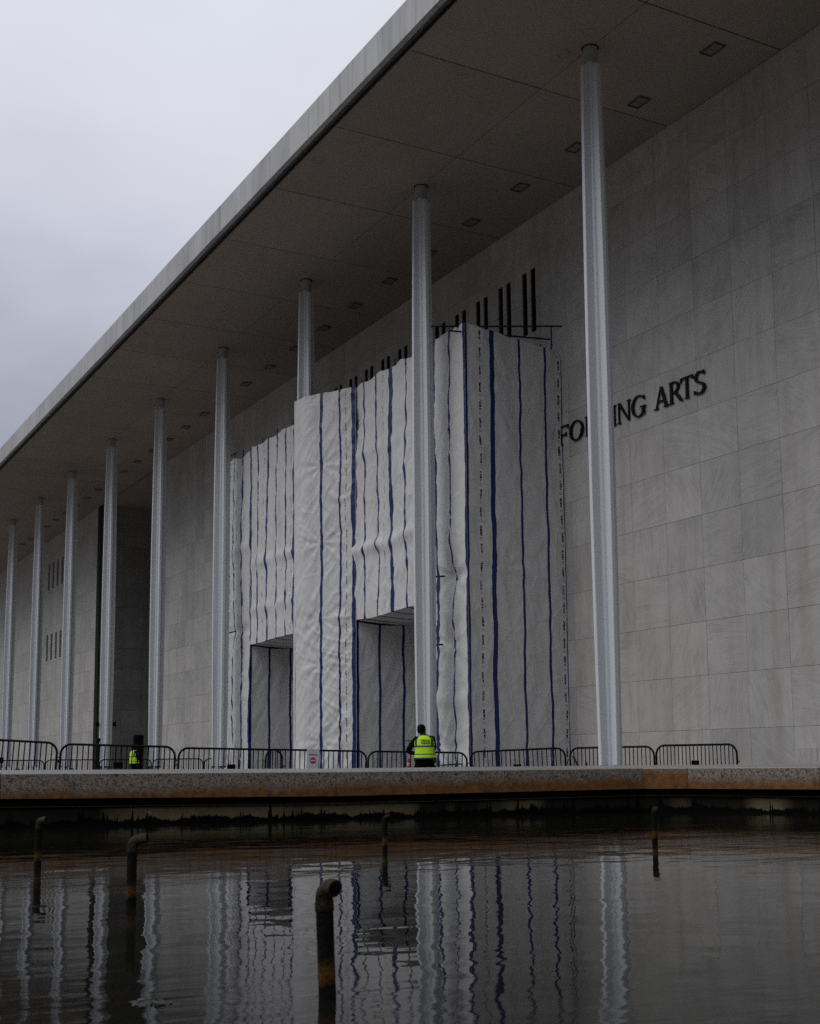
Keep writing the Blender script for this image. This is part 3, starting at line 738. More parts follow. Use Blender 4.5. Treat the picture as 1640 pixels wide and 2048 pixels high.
# front, right-hand strip beside the column
sheet([(FX, SY + 0.01), (FX, 34.2)], lambda s: ZT - 0.0 * s, const(ZG), [(0.03, 0.06), (0.88, 0.09), (1.83, 0.16)], [], 2, -1, 1.1, diag=0.5,
      pins=[(0.98, 6.75, 0.16), (1.2, 4.7, 0.12), (1.5, 1.6, 0.08)], sag=((6.7, -0.10), (3.0, 0.06)))
# front, upper sheet over the right-hand opening
sheet([(FX, 34.2), (FX, 40.5)], lambda s: ZT - 0.10 * abs(math.sin(s * 2.1)) + (0.0 if s < 5 else -0.05), lambda s: ZO + 0.04 * math.sin(s * 1.3),
      [(0.45, 0.09), (1.24, 0.11), (2.27, 0.22), (3.27, 0.10), (4.24, 0.11), (5.22, 0.16)], [2.79], 3, -1, 1.0, diag=0.5, sag=((8.45, 0.17), (11.8, 0.06)), pins=[(5.1, 13.1, 0.15)], wob=1.15)
# sheet pulled out round the middle column: two runs
sheet([(FX - 0.02, 39.12), (18.30, 40.86), (18.19, 41.10), (18.10, 41.68)], lambda s: ZT - 0.03, const(ZG), [(0.09, 0.16), (0.67, 0.085), (1.49, 0.13)], [0.41], 4, -1, 0.8, diag=0.9, ds=0.05, dz=0.06, crease=1.7,
      pins=[(1.49, 11.7, 0.03), (1.49, 8.9, 0.03), (1.49, 6.2, 0.03), (1.49, 4.6, 0.03), (1.49, 1.9, 0.03)])
sheet([(18.10, 41.67), (18.16, 41.95), (FX, 44.15)], lambda s: ZT - 0.02, const(ZG), [(0.8, 0.06), (1.75, 0.06), (2.45, 0.13)], [1.25], 5, -1, 0.35, diag=0.8)
# front, upper sheet over the left-hand opening
sheet([(FX, 44.0), (FX, 49.12)], lambda s: ZT - 0.08 * abs(math.sin(s * 1.9)), lambda s: ZO + 0.03 * math.sin(s), 
      [(0.47, 0.24), (1.35, 0.12), (2.29, 0.10), (3.27, 0.18), (4.32, 0.11), (5.05, 0.09)], [0.88, 3.76], 6, -1, 1.0, diag=0.4, sag=((9.3, 0.10), (7.4, 0.08)), wob=1.2)
# front, full-height strip at the far end
sheet([(FX, 49.1), (FX, 52.4)], lambda s: ZT - 0.22 * abs(math.sin(s * 1.5)), const(ZG), [(0.05, 0.14), (1.04, 0.17), (2.0, 0.08), (2.9, 0.08)], [1.6, 2.45], 7, -1, 1.2, diag=0.4, sag=((6.7, -0.1), (10.2, 0.06)), wob=1.3)
sheet([(FX, 52.38), (22.88, 52.38)], const(ZT - 0.2), const(ZG), [(0.9, 0.06), (1.9, 0.13), (2.8, 0.06)], [], 8, -1, 0.8)
# doorway linings: far jamb, back and underside of each opening
for (ya, yb, sd) in ((34.2, 39.1, 20), (44.2, 49.1, 40)):
    sheet([(22.55, yb - 0.12), (21.0, yb + 0.02), (FX + 0.02, yb)], lambda s: ZO - 0.10 + 0.05 * math.sin(s * 2.2), const(ZG), [(3.21, 0.07), (2.37, 0.10), (1.42, 0.10), (0.5, 0.10)], [], sd, 1, 0.9, diag=0.5, name='lining_sheet', mat='lining')
    sheet([(22.6, ya - 0.2), (22.55, yb - 0.1)], lambda s: ZO - 0.05, const(ZG), [(0.75, 0.13), (1.95, 0.13), (3.25, 0.13), (4.4, 0.13)], [], sd + 1, -1, 0.9, diag=0.4, name='lining_sheet', mat='lining')
    sheet([(FX + 0.02, ya), (22.55, ya - 0.2)], const(ZO - 0.02), const(ZG), [(0.9, 0.06)], [], sd + 2, 1, 0.8, name='lining_sheet', mat='lining')
    # underside: stripes carried in along the ceiling
    marks = [0.35, 1.30, 2.30, 3.28, 4.25]
    vv, ff, mi = [], [], []; ny, nx = 60, 9
    for i in range(ny + 1):
        for j in range(nx + 1):
            yy = ya + (yb - ya) * i / ny; q = j / nx
            vv.append((FX + 0.01 + 3.27 * q, yy - 0.2 * q * (1 - i / ny) - 0.08 * q * (i / ny), ZO + 0.03 * math.sin((yy - ya) * 1.2) * (1 - q) - 0.10 * math.sin(math.pi * q) - 0.04 * nz(yy * 1.2, q * 2, sd)))
    for i in range(ny):
        for j in range(nx):
            a = i * (nx + 1) + j; ff.append((a, a + 1, a + nx + 2, a + nx + 1))
            yc_ = (yb - ya) * (i + 0.5) / ny; mi.append(1 if min(abs(yc_ - m_) for m_ in marks) < 0.085 else 0)
    me = pyd('ceiling_sheet', vv, ff, True); me.materials.append(M['lining']); me.materials.append(M['stripe']); me.polygons.foreach_set('material_index', mi)
    link('ceiling_sheet', me, enc)
# scaffold tubes that show through or stick out, standards and ledgers behind the sheets
def pole(a, b, r=0.028):
    mb = MB(); mb.tube([a, b], r, 8); return mb.build('scaffold_tube', M['scaffold'], enc)
pole((18.58, 32.47, 14.38), (22.0, 30.40, 14.29)); pole((18.88, 31.86, 14.10), (22.45, 31.70, 14.34)); pole((22.45, 31.62, 14.0), (22.45, 31.62, 14.75), 0.022)
pole((19.05, 33.72, 6.82), (19.1, 32.72, 6.72)); pole((19.0, 33.55, 4.70), (19.08, 32.85, 4.66)); pole((19.12, 33.62, 6.55), (19.12, 33.62, 7.15), 0.022)
pole((FX - 0.1, 52.6, 14.52), (FX - 0.1, 50.6, 14.50)); pole((FX - 0.15, 52.5, 6.72), (FX - 0.15, 50.5, 6.70)); pole((FX - 0.12, 33.6, 1.05), (FX - 0.12, 31.95, 1.10), 0.02)
pole((FX - 0.12, 52.3, 6.5), (FX - 0.12, 52.3, 7.0), 0.022)
for yy in (32.0, 34.0, 39.3, 43.9, 49.3, 52.0):
    for xx in (19.75, 22.3): pole((xx, yy, 0.35), (xx, yy, ZT - 0.15))
for z in (2.4, 4.4, 6.4, 8.4, 10.4, 12.4, 14.1):
    if z > 6:
        pole((19.8, 31.95, z), (19.8, 39.3, z)); pole((19.8, 43.9, z), (19.8, 52.1, z))
    pole((22.25, 31.95, z), (22.25, 52.1, z))
for yy in (33.45, 34.95, 36.4, 38.9, 40.3, 45.0, 46.6, 48.2, 50.4, 51.4):  # tube ends standing above the sheet edge
    pole((19.42, yy, 13.9), (19.42, yy, 14.62 + 0.12 * nz(yy * 3)), 0.02)

# ------------------------------------------------------------------ crowd barriers
def barrier_mesh(L, n_bars):
    r = 0.23
    fr = MB(); pts = [(-L / 2, 0, 0.02)]
    for i in range(9):
        a = math.pi - i / 8 * math.pi / 2; pts.append((-L / 2 + r + r * math.cos(a), 0, BH - 0.022 - r + r * math.sin(a)))
    for i in range(9):
        a = math.pi / 2 - i / 8 * math.pi / 2; pts.append((L / 2 - r + r * math.cos(a), 0, BH - 0.022 - r + r * math.sin(a)))
    pts.append((L / 2, 0, 0.02)); fr.tube(pts, 0.026, 8); fr.tube([(-L / 2, 0, 0.2), (L / 2, 0, 0.2)], 0.02, 6)
    ft = MB()
    for sx in (-1, 1):
        ft.box((sx * (L / 2 - 0.0), 0, 0.012), (0.06, 0.55, 0.016))
    hk = MB()
    hk.tube([(-L / 2, 0, 0.78), (-L / 2 - 0.07, 0, 0.78), (-L / 2 - 0.08, 0, 0.70)], 0.012, 6); hk.tube([(-L / 2, 0, 0.36), (-L / 2 - 0.07, 0, 0.36), (-L / 2 - 0.08, 0, 0.28)], 0.012, 6)
    hk.tube([(L / 2, 0, 0.66), (L / 2 + 0.05, 0, 0.66), (L / 2 + 0.05, 0, 0.70)], 0.014, 6)
    pl = MB(); pl.box((0, -0.03, 0.64), (0.21, 0.012, 0.13))
    one = MB(); one.tube([(0, 0, 0.2), (0, 0, BH - 0.03)], 0.0135, 6, cap=False)
    return fr.mesh('frame', [M['black_metal']]), ft.mesh('foot', [M['black_metal']]), hk.mesh('hook', [M['black_metal']]), pl.mesh('maker_plate', [M['plate']]), one.mesh('bar', [M['black_metal']])
blabels = ['steel crowd barrier cut off by the left edge of the photo', 'steel crowd barrier in front of the far guard and the dark recess', 'steel crowd barrier overlapping the far end of the sheeting, its black plate over striped sheet',
           'steel crowd barrier carrying the white notice with the red disc', 'steel crowd barrier directly behind the guard seen from the back', 'steel crowd barrier before the grey side of the sheeting, right of the guard',
           'steel crowd barrier half hidden by the nearest column, with a red cone behind', 'last steel crowd barrier at the right, alone before bare marble']
def make_barrier(a, b, label, group, plate, bars_split, zs=None):
    a, b = Vector(a), Vector(b); L = Vector((b.x - a.x, b.y - a.y)).length
    rz = math.atan2(b.y - a.y, b.x - a.x); c_ = (a + b) / 2
    fr, ft, hk, pl, one = barrier_mesh(L, 20)
    t = thing('crowd_barrier', label, 'barrier', (c_.x, c_.y, c_.z - BH), rz, group)
    t.rotation_euler = (0, -math.atan2(b.z - a.z, L), rz)
    link('frame', fr, t); link('foot', ft, t); link('hook', hk, t)
    if plate: link('maker_plate', pl, t)
    n = 21
    if bars_split:
        for i in range(1, n): link('bar', one, t).location = (-L / 2 + L * i / n, 0, 0)
    else:
        mb = MB()
        for i in range(1, n): mb.tube([(-L / 2 + L * i / n, 0, 0.2), (-L / 2 + L * i / n, 0, BH - 0.03)], 0.012, 5, cap=False)
        tag(mb.build('bars', M['black_metal'], t), kind='stuff')
    return t
for i, (a, b) in enumerate(BARS): make_barrier(a, b, blabels[i], 'crowd barriers in front of the hall', i != 3, True)
blab2 = ['small distant barrier at the left edge, behind the front row', 'distant barrier left of the dark recess, behind the front row', 'distant barrier in front of the dark recess, behind the far guard',
         'distant barrier in front of the column right of the recess', 'distant barrier whose end disappears behind the column beside the sheeting']
for i, (a, b) in enumerate(BARS2): make_barrier(a, b, blab2[i], 'distant row of barriers near the columns', i < 2, False)

# notice hung on the fourth barrier
a, b = Vector(BARS[3][0]), Vector(BARS[3][1]); dirv = (b - a); rz = math.atan2(dirv.y, dirv.x)
sg = thing('notice_board', 'white hanging notice with a red disc on the barrier before the sheeting', 'sign', (13.72, 30.38, 1.53), rz)
sg.rotation_euler = (R(3), R(2.2), rz)
mb = MB(); mb.box((0, 0, -0.25), (0.33, 0.012, 0.50), bev=0.003); mb.build('board', M['white_board'], sg)
mb = MB(); n = 28; mb.add([(0, -0.010, -0.30)] + [(0.082 * math.cos(2 * math.pi * i / n), -0.010, -0.30 + 0.082 * math.sin(2 * math.pi * i / n)) for i in range(n)], [(0, i + 1, (i + 1) % n + 1) for i in range(n)]); mb.build('red_disc', M['red'], sg)
mb = MB(); mb.box((0.0, -0.013, -0.30), (0.125, 0.003, 0.022)); mb.build('white_bar', M['white_print'], sg)
mb = MB()
for x0, x1 in ((-0.12, -0.035), (-0.028, 0.045), (0.052, 0.115)): mb.box(((x0 + x1) / 2, -0.009, -0.148), (x1 - x0, 0.004, 0.022))
mb.build('blue_heading', M['navy_print'], sg)
mb = MB(); mb.box((-0.005, -0.009, -0.045), (0.03, 0.004, 0.02)); mb.build('emblem', M['navy_print'], sg)
mb = MB(); mb.box((-0.09, 0.01, 0.0), (0.012, 0.03, 0.06)); mb.box((0.09, 0.01, 0.0), (0.012, 0.03, 0.06)); mb.build('cable_tie', M['white_print'], sg)

# traffic cone and striped channelizer
def lathe(prof, n=18):
    v, f = [], []
    for r_, z in prof: v += [(r_ * math.cos(2 * math.pi * i / n), r_ * math.sin(2 * math.pi * i / n), z) for i in range(n)]
    for j in range(len(prof) - 1):
        for i in range(n): f.append((j * n + i, j * n + (i + 1) % n, (j + 1) * n + (i + 1) % n, (j + 1) * n + i))
    f.append(tuple(range((len(prof) - 1) * n, len(prof) * n)))
    return v, f
gz = ground(20.3, 27.35)
cn = thing('traffic_cone', 'red traffic cone, only its tip showing left of the nearest column', 'cone', (20.254, 27.4, gz))
mb = MB(); mb.box((0, 0, 0.02), (0.36, 0.36, 0.04), bev=0.01); mb.build('base', M['rubber'], cn)
v, f = lathe([(0.135, 0.04), (0.10, 0.22), (0.075, 0.36), (0.048, 0.52), (0.036, 0.60), (0.032, 0.70), (0.02, 0.715)]); mb = MB(); mb.add(v, f, 0, True); mb.build('body', M['cone_red'], cn)
v, f = lathe([(0.079, 0.36), (0.0525, 0.515), (0.05, 0.516)]); mb = MB(); mb.add(v, f[:-1], 0, True); mb.build('white_band', M['cone_white'], cn)
gz = ground(15.86, 29.75)
tb = thing('channelizer_post', 'red and white banded traffic post beside the guard seen from the back', 'traffic post', (16.06, 29.50, gz))
mb = MB(); mb.prism([(0.2 * math.cos(i * math.pi / 4), 0.2 * math.sin(i * math.pi / 4)) for i in range(8)], 0, 0.05); mb.build('base', M['rubber'], tb)
H_ = 1.264 - gz
prof = [(0.045, 0.05), (0.038, 0.2), (0.036, H_ - 0.02), (0.02, H_)]
v, f = lathe(prof); mb = MB(); mb.add(v, f, 0, True); mb.build('tube', M['cone_red'], tb)
for z0 in (H_ - 0.19, H_ - 0.38):
    v, f = lathe([(0.0395, z0), (0.0395, z0 + 0.075), (0.035, z0 + 0.076)]); mb = MB(); mb.add(v, f[:-1], 0, True); mb.build('white_band', M['cone_white'], tb)
# blue strap at a barrier joint
a = Vector(BARS[6][0])
mb = MB(); mb.tube([(a.x + 0.03, a.y - 0.08, a.z - 0.22), (a.x + 0.10, a.y - 0.17, a.z - 0.45), (a.x + 0.16, a.y - 0.22, a.z - 0.60), (a.x + 0.17, a.y - 0.30, a.z - BH + 0.03)], 0.03, 8)
st = mb.build('tie_strap', m_plain('navy_strap', (0.012, 0.015, 0.06), 0.7)); tag(st, 'dark blue strap hanging at the barrier joint left of the nearest column', 'strap')

# pylon and post near the recess
py = thing('dark_pylon', 'tall black pylon standing behind the far guard in front of the dark recess', 'pylon', (16.80, 56.34, ground(16.8, 56.3)))
H_ = 2.46 - ground(16.8, 56.3)
mb = MB(); mb.box((0, 0, H_ / 2), (0.42, 0.30, H_), bev=0.03); mb.build('body', M['plate'], py)
mb = MB(); mb.box((0, 0, 0.03), (0.56, 0.44, 0.06), bev=0.01); mb.build('base_plate', M['black_metal'], py)
mb = MB(); mb.box((0.03, -0.157, H_ - 0.42), (0.26, 0.012, 0.5)); mb.build('front_panel', M['opening'], py)
ps = thing('slim_post', 'slim dark post with a small head box left of the dark recess', 'post', (15.456, 58.057, ground(15.4, 58)))
H_ = 2.336 - ground(15.4, 58)
mb = MB(); mb.tube([(0, 0, 0.03), (0, 0, H_ - 0.05)], 0.055, 10); mb.build('shaft', M['black_metal'], ps)
mb = MB(); mb.box((0, 0, H_ - 0.07), (0.15, 0.15, 0.16), bev=0.02); mb.build('head_box', M['plate'], ps)
mb = MB(); mb.box((0, 0, 0.02), (0.3, 0.3, 0.04)); mb.build('base_plate', M['plate'], ps)

# ------------------------------------------------------------------ people
def skin_obj(name, verts, edges, radii, mat, parent, root=0, sub=2):
    me = bpy.data.meshes.new(name); me.from_pydata(verts, edges, []); me.update()
    o = bpy.data.objects.new(name, me); COL.objects.link(o)
    md = o.modifiers.new('skin', 'SKIN'); md.use_smooth_shade = True
    sv = me.skin_vertices[0].data
    for i, r_ in enumerate(radii):
        sv[i].radius = (r_, r_) if isinstance(r_, (int, float)) else r_
        sv[i].use_root = (i == root)
    ss_ = o.modifiers.new('sub', 'SUBSURF'); ss_.levels = sub; ss_.render_levels = sub
    dg = bpy.context.evaluated_depsgraph_get(); ev = o.evaluated_get(dg)
    nm = bpy.data.meshes.new_from_object(ev); nm.name = name
    bpy.data.objects.remove(o, do_unlink=True)
    nm.materials.clear(); nm.materials.append(mat)
    return link(name, nm, parent)
def loft(name, rings, parent, mats, pick=None, n=28):
    """stack of ellipses (cx, cy, z, rx, ry); pick(ring, angle) chooses the material"""
    v, f, mi = [], [], []
    for (cx, cy, z, rx, ry) in rings:
        for i in range(n):
            a = 2 * math.pi * i / n; e = 2 / 2.5; ca, sa = math.cos(a), math.sin(a)
            v.append((cx + rx * abs(ca) ** e * (1 if ca > 0 else -1), cy + ry * abs(sa) ** e * (1 if sa > 0 else -1), z))
    for j in range(len(rings) - 1):
        for i in range(n):
            f.append((j * n + i, j * n + (i + 1) % n, (j + 1) * n + (i + 1) % n, (j + 1) * n + i)); mi.append(pick(j, (i + 0.5) / n) if pick else 0)
    me = pyd(name, v, f, True)
    for m_ in mats: me.materials.append(m_)
    me.polygons.foreach_set('material_index', mi)
    return link(name, me, parent)
def fingers(hand, d, side, palm=0.05):
    """five short chains from the palm: returns list of (points, radii)"""
    d = Vector(d).normalized(); s = Vector(side).normalized(); up = d.cross(s)
    out = []
    for i, ln in enumerate((0.072, 0.08, 0.075, 0.058)):
        b = Vector(hand) + d * 0.045 + s * (0.028 - 0.019 * i)
        out.append(([b, b + d * ln * 0.5 - up * 0.012, b + d * ln * 0.75 - up * 0.045], (0.0095, 0.009, 0.008)))
    b = Vector(hand) + s * 0.03
    out.append(([b, b + s * 0.03 + d * 0.03, b + s * 0.025 + d * 0.06 - up * 0.02], (0.012, 0.0105, 0.009)))
    return out
def make_person(label, loc, rz, pose, scale=1.0):
    """local frame: facing -Y is the person's back; the person looks towards +Y"""
    t = thing('person', label, 'person', loc, rz, None); t.scale = (scale,) * 3
    V, E, RR = [], [], []
    def add(p, r_, pr=None):
        V.append(tuple(p)); RR.append(r_)
        if pr is not None: E.append((pr, len(V) - 1))
        return len(V) - 1
    hipz = 0.92
    pel = add((0, 0, hipz), (0.15, 0.11)); 
    wa = add((0, -0.005, 1.08), (0.14, 0.105), pel); ch = add((0, -0.01, 1.28), (0.165, 0.115), wa); nb = add((0, 0.0, 1.43), (0.09, 0.08), ch)
    nk = add((pose['hx'] * 0.4, 0.015, 1.50), 0.058, nb); h1 = add((pose['hx'] * 0.8, 0.035, 1.565), (0.068, 0.085), nk); h2 = add((pose['hx'], 0.045, 1.645), (0.078, 0.098), h1); h3 = add((pose['hx'], 0.035, 1.715), (0.055, 0.07), h2)
    jaw = add((pose['hx'], 0.125, 1.60), 0.022, h1)
    for s in (-1, 1):
        hp = add((s * 0.095, 0, 0.88), 0.10, pel); kn = add((s * 0.11, 0.02, 0.50), 0.062, hp); an = add((s * 0.12, -0.01, 0.09), 0.042, kn); add((s * 0.13, 0.14, 0.04), 0.036, an)
    hands = []
    for s, key in ((-1, 'L'), (1, 'R')):
        el, ha = pose[key]
        sh = add((s * 0.185, -0.005, 1.405), 0.062, ch); e_ = add(el, 0.046, sh); w_ = add(Vector(el).lerp(Vector(ha), 0.85), 0.03, e_); hh = add(ha, (0.036, 0.022), w_)
        hands.append((Vector(ha), (Vector(ha) - Vector(el)), s))
    body = skin_obj('body', V, E, RR, M['skin'], t, pel)
    fb = 0
    for ha, d, s in hands:
        d = d.normalized(); side = Vector((-s, 0, 0)); side = (side - d * side.dot(d)).normalized()
        for pts, rr in fingers(ha, d, side):
            skin_obj('finger', [tuple(p) for p in pts], [(0, 1), (1, 2)], rr, M['skin'], t, 0, 1)
    # head details
    hx = pose['hx']
    mb = MB(); v, f = lathe([(0.090, 0.0), (0.098, 0.05), (0.088, 0.10), (0.055, 0.135), (0.0, 0.145)], 22)
    mb.add([(x + hx, y_ * 1.18 + 0.035, z + 1.635) for x, y_, z in v], f[:-1], 0, True); 
    v, f = lathe([(0.070, -0.11), (0.092, -0.05), (0.094, 0.0)], 22); mb.add([(x + hx, min(y_, 0.02) * 1.15 + 0.02, z + 1.645) for x, y_, z in v], f[:-1], 0, True)
    mb.build('hair', M['hair'], t)
    for s in (-1, 1):
        skin_obj('ear', [(hx + s * 0.083, 0.035, 1.60), (hx + s * 0.092, 0.03, 1.635), (hx + s * 0.088, 0.035, 1.665)], [(0, 1), (1, 2)], (0.012, 0.017, 0.014), M['skin'], t, 0, 1)
    mb = MB()
    for s in (-1, 1): mb.box((hx + s * 0.032, 0.137, 1.648), (0.028, 0.012, 0.012), bev=0.004)
    mb.box((hx, 0.142, 1.575), (0.045, 0.012, 0.009), bev=0.003); mb.build('eyes_and_mouth', M['hair'], t)
    skin_obj('nose', [(hx, 0.135, 1.65), (hx, 0.16, 1.612), (hx, 0.14, 1.60)], [(0, 1), (1, 2)], (0.012, 0.015, 0.013), M['skin'], t, 0, 1)
    # jacket with sleeves, trousers, shoes
    V, E, RR = [], [], []
    c0 = add((0, -0.005, 0.97), (0.19, 0.145)); c1 = add((0, -0.01, 1.12), (0.18, 0.14), c0); c2 = add((0, -0.015, 1.30), (0.185, 0.14), c1); c3 = add((0, -0.005, 1.43), (0.12, 0.10), c2); add((hx * 0.3, 0.01, 1.49), (0.075, 0.075), c3)
    for s, key in ((-1, 'L'), (1, 'R')):
        el, ha = pose[key]; sh = add((s * 0.195, -0.005, 1.40), 0.085, c2); e_ = add(el, 0.072, sh); add(Vector(el).lerp(Vector(ha), 0.82), 0.05, e_)
    skin_obj('jacket', V, E, RR, M['navy'], t, c0)
    V, E, RR = [], [], []
    p0 = add((0, 0, 0.98), (0.20, 0.155)); p1 = add((0, 0.0, 0.86), (0.205, 0.17), p0)
    for s in (-1, 1):
        a = add((s * 0.115, 0, 0.72), 0.115, p1); b_ = add((s * 0.12, 0.015, 0.48), 0.088, a); add((s * 0.125, -0.01, 0.10), 0.07, b_)
    skin_obj('trousers', V, E, RR, M['trouser'], t, p0)
    for s in (-1, 1):
        skin_obj('shoe', [(s * 0.125, -0.05, 0.045), (s * 0.13, 0.06, 0.045), (s * 0.135, 0.17, 0.035)], [(0, 1), (1, 2)], (0.045, 0.048, 0.036), M['shoe'], t, 0, 1)
    # hi-vis vest
    rings = []
    prof = [(0.905, 0.232, 0.188), (0.935, 0.236, 0.19), (0.955, 0.236, 0.19), (0.985, 0.232, 0.186), (1.015, 0.228, 0.184), (1.035, 0.226, 0.182), (1.10, 0.224, 0.178), (1.155, 0.228, 0.176), (1.175, 0.23, 0.176), (1.205, 0.232, 0.174), (1.225, 0.234, 0.173), (1.29, 0.236, 0.168), (1.35, 0.232, 0.160), (1.40, 0.215, 0.145), (1.44, 0.18, 0.125), (1.47, 0.12, 0.105), (1.485, 0.09, 0.09)]
    for j, (z, rx, ry) in enumerate(prof): rings.append((0, -0.008, z + (0.02 * math.sin(j) * 0.15), rx, ry))
    rings = [(0.004 * math.sin(j * 2.1), y_, z, rx * (1 + 0.012 * math.sin(j * 1.7)), ry) for j, (cx, y_, z, rx, ry) in enumerate(rings)]
    def pick(j, a):
        z = (prof[j][0] + prof[j + 1][0]) / 2
        if 0.955 < z < 1.015 and j in (3, 4): return 1
        if j in (8, 9): return 1
        if z > 1.20 and (0.575 < a < 0.645 or 0.855 < a < 0.925 or 0.10 < a < 0.16 or 0.34 < a < 0.40): return 1
        return 0
    vo = loft('vest', rings, t, [M['hivis'], M['reflect']], pick, 56)
    for q in vo.data.vertices:     # cloth folds
        a_ = math.atan2(q.co.y, q.co.x); k_ = 1 + 0.045 * nz(a_ * 2.2 + q.co.z * 3, q.co.z * 5, yaw1) + 0.02 * nz(a_ * 6, q.co.z * 9)
        q.co.x *= k_; q.co.y *= k_
    # duty belt
    loft('belt', [(0, 0, 0.868, 0.226, 0.19), (0, 0, 0.905, 0.226, 0.19)], t, [M['shoe']])
    mb = MB(); mb.box((0.235, 0.02, 0.84), (0.06, 0.09, 0.15), bev=0.012); mb.box((-0.215, -0.06, 0.86), (0.05, 0.06, 0.09), bev=0.01); mb.build('belt_pouches', M['shoe'], t)
    return t
# guard seen from the back, head bent to the left, left elbow out, holding a flat device
yaw1 = -math.atan2(16.23, 29.059)
g1 = make_person('guard seen from behind in hi-vis vest, black hair and dark trousers, before the second column', (16.28, 29.03, ground(16.23, 29.06)), yaw1 - 0.10,
                 {'hx': -0.075, 'L': ((-0.40, 0.02, 1.08), (-0.26, 0.26, 1.00)), 'R': ((0.20, 0.10, 1.12), (0.10, 0.32, 1.12))}, 1.0)
g1.scale = (1.13, 1.08, 1.0)
tabt = MB(); tabt.box((-0.32, 0.33, 1.36), (0.30, 0.19, 0.016), bev=0.004); tabt.tube([(-0.30, 0.30, 1.04), (-0.38, 0.30, 1.20), (-0.40, 0.31, 1.35)], 0.008, 6)
tb_o = tabt.build('flat_device', M['plate']); tb_o.matrix_world = g1.matrix_basis; tag(tb_o, 'thin black flat device held out to the left by the guard seen from behind', 'device')
def vest_text(txt, w, loc, parent):
    cu = bpy.data.curves.new('t', 'FONT'); cu.body = txt; cu.align_x = 'CENTER'; cu.size = 0.09; cu.extrude = 0.002; cu.offset = 0.003
    o = bpy.data.objects.new('t', cu); COL.objects.link(o); dg = bpy.context.evaluated_depsgraph_get()
    me = bpy.data.meshes.new_from_object(o.evaluated_get(dg)); bpy.data.objects.remove(o, do_unlink=True)
    me.materials.clear(); me.materials.append(M['navy'])
    q = link('vest_lettering', me, parent); q.location = loc; q.rotation_euler = (math.pi / 2, 0, 0); xs = [v_.co.x for v_ in me.vertices]; k_ = w / (max(xs) - min(xs)); q.scale = (k_, k_ * 1.0, 1); return q
vest_text('SPECIAL', 0.22, (0.045, -0.184, 1.335), g1); vest_text('POLICE', 0.20, (0.045, -0.188, 1.265), g1)
# second guard, further off, side on
yaw2 = -math.atan2(16.447, 55.73)
g2 = make_person('distant guard in hi-vis vest standing side-on before the black pylon', (16.42, 55.60, ground(16.42, 55.6)), yaw2 - R(62),
                 {'hx': 0.0, 'L': ((-0.28, -0.03, 1.10), (-0.22, 0.22, 1.05)), 'R': ((0.29, 0.02, 1.10), (0.20, 0.26, 1.12))}, 0.99)

# ------------------------------------------------------------------ old fountain pipes standing in the water
def pipe(x, y, dia, h, bend, label, curl=90, reach=0.06, lean=(0, 0)):
    t = thing('fountain_pipe', label, 'pipe', pool_xyz(x, y, 0), 0, 'rusty pipes standing in the pool')
    t.scale = (K,) * 3
    r_ = dia / 2; R_ = dia * 0.74; top = h - R_ - r_
    d = Vector((bend[0], bend[1], 0)).normalized()
    pts = [Vector((0, 0, -0.5)), Vector((0, 0, top * 0.5))]
    pts += [Vector((0, 0, top))]
    for i in range(1, 10):
        a = R(curl) * i / 9; pts.append(Vector((0, 0, top)) + d * (R_ - R_ * math.cos(a)) + Vector((0, 0, R_ * math.sin(a))))
    e = (pts[-1] - pts[-2]).normalized(); pts.append(pts[-1] + e * reach)
    pts = [p + Vector((lean[0], lean[1], 0)) * p.z for p in pts]
    N = len(pts); rs = [r_] * N; rs[1] = r_ * 0.97
    mb = MB(); mb.tube(pts, rs, 16); mb.build('riser', M['pipe'], t)
    e = (pts[-1] - pts[-2]).normalized(); mo = MB(); mo.tube([pts[-1] - e * 0.01, pts[-1] + e * 0.0015], r_ * 0.82, 16); mo.build('mouth', M['opening'], t)  # near-black disc stands for the darkness inside the open end
    c_ = MB(); zc = top - 0.03
    c_.tube([(lean[0] * (zc - 0.025), lean[1] * (zc - 0.025), zc - 0.025), (lean[0] * (zc + 0.02), lean[1] * (zc + 0.02), zc + 0.02)], r_ * 1.07, 16); c_.build('coupling', M['pipe'], t)
    return t
rt = Vector((_r.x, _r.y)); fw = Vector((_f.x, _f.y))
def bd(a, b): q = rt * a + fw * b; return (q.x, q.y)
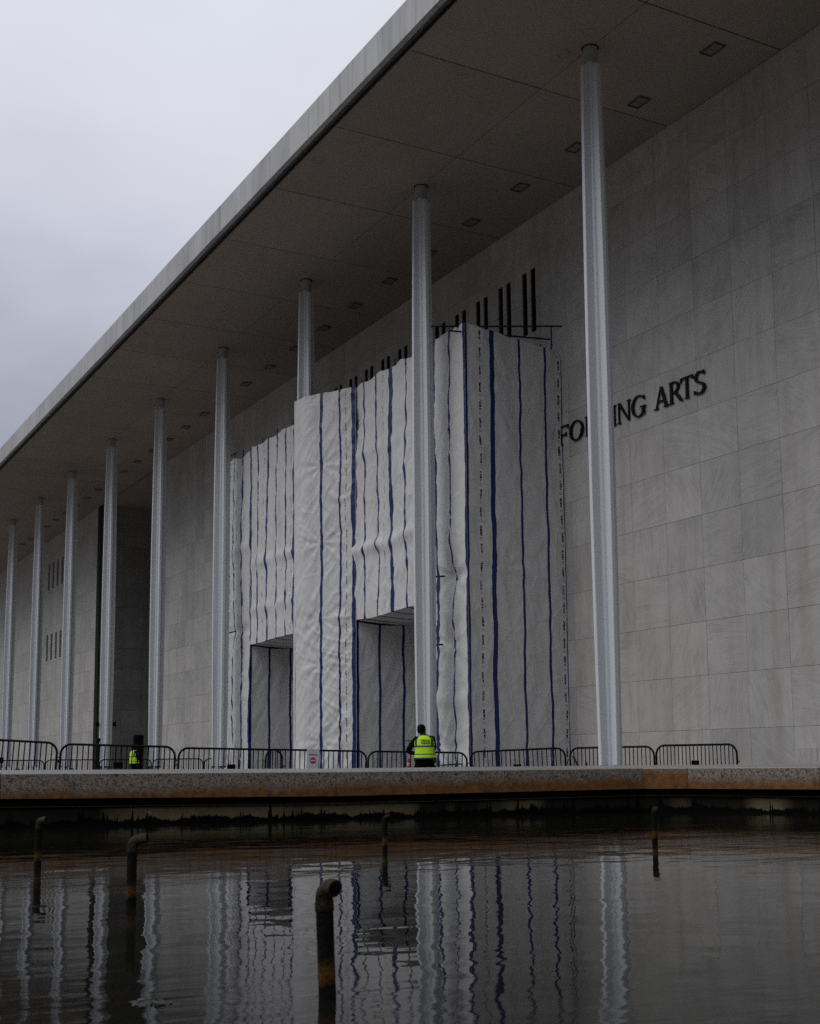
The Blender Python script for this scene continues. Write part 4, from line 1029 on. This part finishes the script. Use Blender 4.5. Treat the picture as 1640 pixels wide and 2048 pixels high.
pipe(2.82, 6.066, 0.092, 0.607, bd(0.66, -0.75), 'nearest and largest bent rusty pipe, low in the middle of the picture', 108, 0.004, bd(-0.035, 0))
pipe(3.173, 10.757, 0.086, 0.600, bd(1, -0.1), 'bent pipe with pale elbow, second nearest, in front of the dark recess reflection', 84, 0.075)
pipe(3.409, 15.365, 0.084, 0.586, bd(0.9, -0.4), 'bent rusty pipe nearest the left edge of the picture', 90, 0.05)
pipe(8.015, 15.411, 0.076, 0.490, bd(0.8, 0.4), 'thin distant bent pipe below the guard, orange near the waterline', 85, 0.02)
pipe(11.957, 14.58, 0.082, 0.520, bd(0.5, 0.7), 'farthest right bent pipe, below the rust-stained corner of the pool wall', 95, 0.01)
# floating litter
v, f = [], []; nx_, ny_ = 22, 9
for i in range(nx_ + 1):
    for j in range(ny_ + 1):
        u_, w_ = i / nx_ - 0.5, j / ny_ - 0.5; e = max(0.0, 1 - (u_ * u_ * 4 + w_ * w_ * 4))
        v.append((u_ * 0.24 + 0.01 * nz(i * 0.7, j), w_ * 0.20 + 0.015 * nz(i * 0.5, j * 0.6, 4), 0.003 + 0.012 * e * (0.5 + nz(i * 0.6, j * 0.8, 2)) + 0.0015))
for i in range(nx_):
    for j in range(ny_):
        a = i * (ny_ + 1) + j
        if ((i + 0.5) / nx_ - 0.5) ** 2 * 4 + ((j + 0.5) / ny_ - 0.5) ** 2 * 4 < 1.0 and nz(i * 0.33, j * 0.45, 7.3) > -0.02: f.append((a, a + ny_ + 1, a + ny_ + 2, a + 1))
lit = thing('floating_wrapper', 'pale crumpled wrapper floating on the dark water at the lower left', 'litter', pool_xyz(1.99, 6.42, 0.0), yaw1 + 0.2)
lit.scale = (K,) * 3
link('film', pyd('film', v, f, True), lit, mats=[m_plain('pale_film', (0.030, 0.034, 0.018), 0.6, 0, 0.9, 30, 0.2)])
mb = MB(); mb.box((-0.035, 0.02, 0.019), (0.026, 0.022, 0.004), bev=0.001); mb.build('blue_patch', m_plain('blue_patch', (0.03, 0.13, 0.24), 0.5), lit)
